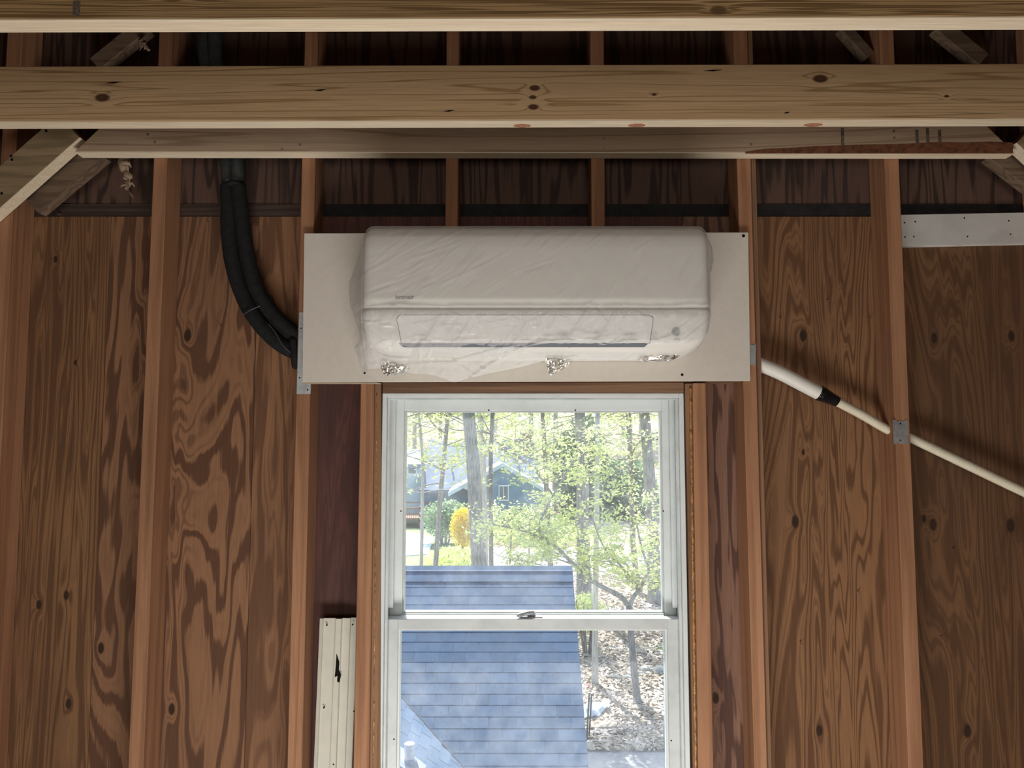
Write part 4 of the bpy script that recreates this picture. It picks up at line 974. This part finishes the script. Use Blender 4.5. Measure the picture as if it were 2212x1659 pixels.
# bushes
def bush(px, py, Y, rx, rz, n, leaf, size, label, seed, cat='bush', name='bush'):
    rg = random.Random(seed); c = P(px, py, Y); base = Vector((c.x, c.y, G))
    r = empty(name, base, label, cat); m = MB(); b2 = MB()
    for _ in range(n):
        u = Vector((rg.gauss(0, 1), rg.gauss(0, 1), rg.gauss(0, 1))).normalized()*(rg.random()**.4)
        leafquad(m, c+Vector((u.x*rx, u.y*rx*.8, u.z*rz)), size*rg.uniform(.6, 1.3), rg, .2)
    for _ in range(9):
        u = Vector((rg.uniform(-.6, .6)*rx, rg.uniform(-.5, .5)*rx, 0)); b2.tube([base+u*.25, base.lerp(c, .6)+u*.6, c+u+Vector((0, 0, rz*.6))], [.04, .025, .01], 5, False)
    b2.build('stems', M['bark_dark'], r, fix=False)['kind'] = 'stuff'; o = m.build('foliage', M[leaf], r, fix=False); o['kind'] = 'stuff'
    return r
bush(1000, 1142, 33, .62, 1.0, 2600, 'forsythia', .075, 'bright yellow flowering shrub left of the thickest trunk', 21)
bush(985, 1212, 27, 1.3, .55, 1800, 'leaf', .08, 'low green shrub under the yellow flowering shrub', 22)
bush(1268, 1322, 20, .55, .55, 1200, 'leaf', .055, 'small green bush at the foot of the broad trunk beside the roof edge', 23)
bush(1262, 1035, 56, 2.3, 5.2, 5200, 'leaf_ever', .22, 'dark evergreen behind the broad grey trunk', 24, 'tree', 'evergreen_tree')
bush(1345, 1080, 54, 3.0, 3.2, 5200, 'leaf_ever', .22, 'wide dull evergreen behind the ivy-clad tree', 25, 'tree', 'evergreen_tree')
bush(960, 1120, 40, 1.4, 1.1, 1800, 'leaf_ever', .12, 'dark green shrub beside the brown deck', 26)
bush(1140, 1150, 42, 3.4, 1.0, 3200, 'leaf', .12, 'low hedge-like growth between the house and the pale road', 27)
# distant woodland: bare trunks and hazy young foliage
for i in range(26):
    rg = random.Random(500+i); Y = rg.uniform(58, 100); xx = lerp(-30, 36, (i+rg.uniform(.1, .9))/26); gz = G+(max(0, Y-62)**1.25*.075)-.1
    r = empty('woodland_tree', (xx, Y, gz), 'slender hazy tree in the distant woodland behind the house', 'tree', 'distant woodland trees')
    h = rg.uniform(15, 20); lean = rg.uniform(-1.2, 1.2)
    pts = [Vector((xx+lean*t*t, Y, gz+h*t)) for t in (0, .2, .4, .6, .8, 1)]; MB().tube(spline(pts, 2), [lerp(.26, .08, k/10) for k in range(11)], 7).build('trunk', M['bark_pale'], r, 0, True)
    mb = MB(); lf = MB()
    for _ in range(12):
        k = rg.uniform(.08, .8); a = rg.uniform(0, 6.28)
        grow(mb, lf, Vector((xx+lean*k*k, Y, gz+h*k)), Vector((math.cos(a), math.sin(a), rg.uniform(0, .7))), rg.uniform(2.4, 4), .06, 2, rg, 14, .24, .7, .2)
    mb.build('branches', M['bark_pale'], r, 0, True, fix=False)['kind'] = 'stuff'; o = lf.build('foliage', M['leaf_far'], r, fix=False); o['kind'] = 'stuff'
# ------------------------------------------------------------------ neighbouring house
Yh = 50.0
hs_ = empty('neighbour_house', (P(1040, 1100, Yh).x, Yh, G), 'blue-grey neighbouring house with pale roofs seen through the trees', 'house')
def poly(pts, Y0, Y1, name, mat, par=hs_):
    q = [P(x, y, Y0) for x, y in pts]; o = MB().prism([(p.x, p.z) for p in q], Y0, Y1).build(name, M[mat], None)
    o.parent = par; o.matrix_parent_inverse = Matrix.Translation(-par.location) if par.type == 'EMPTY' else Matrix.Identity(4); return o
def roofq(pts, name, mat, th=.25):
    q = [P(*p) for p in pts]; return MB().hexa(q, [p-Vector((0, 0, th)) for p in q]).build(name, M[mat], hs_)
poly([(912, 1150), (1165, 1150), (1165, 1052), (912, 1052)], Yh, Yh+8, 'main_wall', 'house')
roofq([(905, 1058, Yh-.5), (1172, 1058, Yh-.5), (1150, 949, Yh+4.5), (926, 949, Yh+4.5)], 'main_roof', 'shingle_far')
poly([(1012, 1150), (1188, 1150), (1188, 1062), (1085, 1008), (1012, 1046)], Yh-5, Yh-.6, 'front_gable_wall', 'house')
roofq([(968, 1064, Yh-5.4), (1086, 1000, Yh-5.4), (1079, 995, Yh-.2), (975, 1052, Yh-.2)], 'front_roof', 'house_pale')
roofq([(1086, 1000, Yh-5.4), (1198, 1068, Yh-5.4), (1185, 1052, Yh-.2), (1079, 995, Yh-.2)], 'front_roof', 'house_pale')
w1 = poly([(1077, 1082), (1099, 1082), (1099, 1048), (1077, 1048)], Yh-5.12, Yh-5, 'window', 'trim')
for a_, b_ in ((1079, 1086.5), (1089, 1097)):
    poly([(a_, 1079), (b_, 1079), (b_, 1051), (a_, 1051)], Yh-5.16, Yh-5.12, 'pane', 'dark_glass', w1)
poly([(868, 1120), (914, 1120), (914, 1000), (868, 1000)], Yh+1, Yh+7, 'side_wing_wall', 'house_pale')
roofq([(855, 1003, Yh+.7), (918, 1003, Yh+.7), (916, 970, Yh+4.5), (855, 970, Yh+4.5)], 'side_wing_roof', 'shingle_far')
w2 = poly([(880, 1025), (900, 1025), (900, 1008), (880, 1008)], Yh+.9, Yh+1, 'window', 'trim')
poly([(882, 1023), (898, 1023), (898, 1010), (882, 1010)], Yh+.85, Yh+.9, 'pane', 'dark_glass', w2)
poly([(1130, 985), (1147, 985), (1147, 936), (1130, 936)], Yh+3, Yh+4, 'chimney', 'brick')
poly([(974, 1050), (977.5, 1050), (977.5, 982), (974, 982)], Yh+1.5, Yh+1.7, 'roof_vent', 'trim')
dk = empty('deck', P(905, 1125, 47), 'reddish brown wooden deck with railing at the left edge of the upper pane', 'deck')
def dpoly(x0, y0, x1, y1, Y0, Y1, name): 
    a = P(x0, y1, Y0); b = P(x1, y0, Y0); MB().box((a.x, Y0, a.z), (b.x, Y1, b.z)).build(name, M['deck'], dk)
dpoly(850, 1119, 946, 1125, 47, 50, 'deck_floor'); dpoly(850, 1096, 946, 1099, 47, 47.15, 'handrail'); dpoly(850, 1084, 930, 1087, 49.8, 49.95, 'handrail')
for x in (868, 906, 944): dpoly(x-2, 1094, x+2, 1160, 47, 47.2, 'post')
for i in range(24): dpoly(852+i*4, 1099, 853.3+i*4, 1119, 47.05, 47.1, 'baluster')
# ------------------------------------------------------------------ stones, tarp, planks, sticks by the drive
def stone(px, py, w_, h_, label, seed):
    c = PG(px, py, G+.05); s = w_*.5*c.y/F; bm = bmesh.new(); bmesh.ops.create_icosphere(bm, subdivisions=3, radius=1)
    for v in bm.verts:
        k = 1+.35*noise.noise(v.co*1.1+Vector((seed*3, 0, 0)))+.1*noise.noise(v.co*3+Vector((seed, 1, 0)))
        v.co = Vector((v.co.x*s*k, v.co.y*s*.8*k, v.co.z*s*h_*k))+c+Vector((0, 0, s*h_*.5))
    me = bpy.data.meshes.new('stone'); bm.to_mesh(me); bm.free(); me.polygons.foreach_set('use_smooth', [True]*len(me.polygons)); me.materials.append(M['stone'])
    tag(link('stone', me), label, 'stone', 'stones in the leaf litter')
for i, (px, py, w_, h_, lb) in enumerate([(1321, 1466, 17, .7, 'rounded stone at the left end of the row in the leaves'), (1337, 1467, 15, .7, 'dark stone second from the left in the row in the leaves'), (1355, 1466, 20, .5, 'flat stone in the row just left of the forked tree trunk'),
        (1383, 1458, 17, .6, 'stone in the row just right of the forked tree trunk'), (1393, 1451, 24, .7, 'largest pale stone in the row right of the forked trunk'), (1424, 1451, 30, .5, 'long low stone at the right end of the row'),
        (1389, 1412, 13, .6, 'small dark stone alone behind the row of stones'), (1405, 1406, 18, .3, 'small flat pale stone behind the row of stones')]): stone(px, py, w_, h_, lb, i+1)
rows = []
for j in range(13):
    row = []
    for i in range(17):
        u, v = i/16, j/12; x_ = lerp(1256, 1311-6*v+8*math.sin(v*5), u); y_ = lerp(1528+6*math.sin(u*4), 1562-10*u, v)
        q = PG(x_, y_, G+.06); q.z += .10+.13*noise.noise(Vector((u*4, v*4, 2)))+.10*math.sin(u*math.pi)*math.sin(v*math.pi); row.append(q)
    rows.append(row)
m = MB().grid(rows); m.grid([[p-Vector((0, 0, .02)) for p in r] for r in rows])
tag(m.build('tarp', M['tarp'], None, 0, True), 'crumpled pale blue tarp on the leaves beside the roof edge', 'tarp')
def stick(pts, r_, label, name='stick', mat='stick', cat='stick'):
    q = [PG(x, y, G+.09) for x, y in pts]; tag(MB().tube(spline(q, 4), r_, 7).build(name, M[mat], None, 0, True), label, cat)
stick([(1342, 1532), (1380, 1531), (1420, 1530)], .045, 'pale straight stick lying right of the tarp')
stick([(1342, 1549), (1360, 1550), (1378, 1553)], .06, 'short thick log below the pale straight stick', 'log', cat='log')
stick([(1396, 1601), (1410, 1610), (1430, 1617)], .03, 'thin branch on the edge of the paved drive')
stick([(1270, 1586), (1310, 1585), (1352, 1587)], .025, 'dark thin rod lying on the leaves below the tarp', 'rod', 'rod', 'rod')
a = PG(1268, 1563, G+.08); b_ = PG(1334, 1560, G+.08); c_ = PG(1332, 1574, G+.08); d_ = PG(1266, 1578, G+.08); m_ = Vector((0, 0, .05))
tag(MB().hexa([a, b_, c_, d_], [p+m_ for p in (a, b_, c_, d_)]).build('plank', M['stick']), 'weathered board lying on the leaves below the tarp', 'plank')
for i, (x, lb) in enumerate(((1268, 'left one of two black rods standing upright at the roof edge'), (1273, 'right one of two black rods standing upright at the roof edge'))):
    f_ = PG(x-1, 1606-5*i, G); t_ = P(x+5, 1497+2*i, f_.y+.1); tag(MB().tube([f_, t_], .018, 8).build('garden_rod', M['rod']), lb, 'rod')
tag(MB().box(tuple(PG(1267, 1487, G+.05)), tuple(PG(1267, 1487, G+.05)+Vector((.09, .07, .07)))).build('red_scrap', plain('red_plastic', (.6, .08, .07), .4)), 'tiny red scrap in the leaves beside the roof edge', 'scrap')
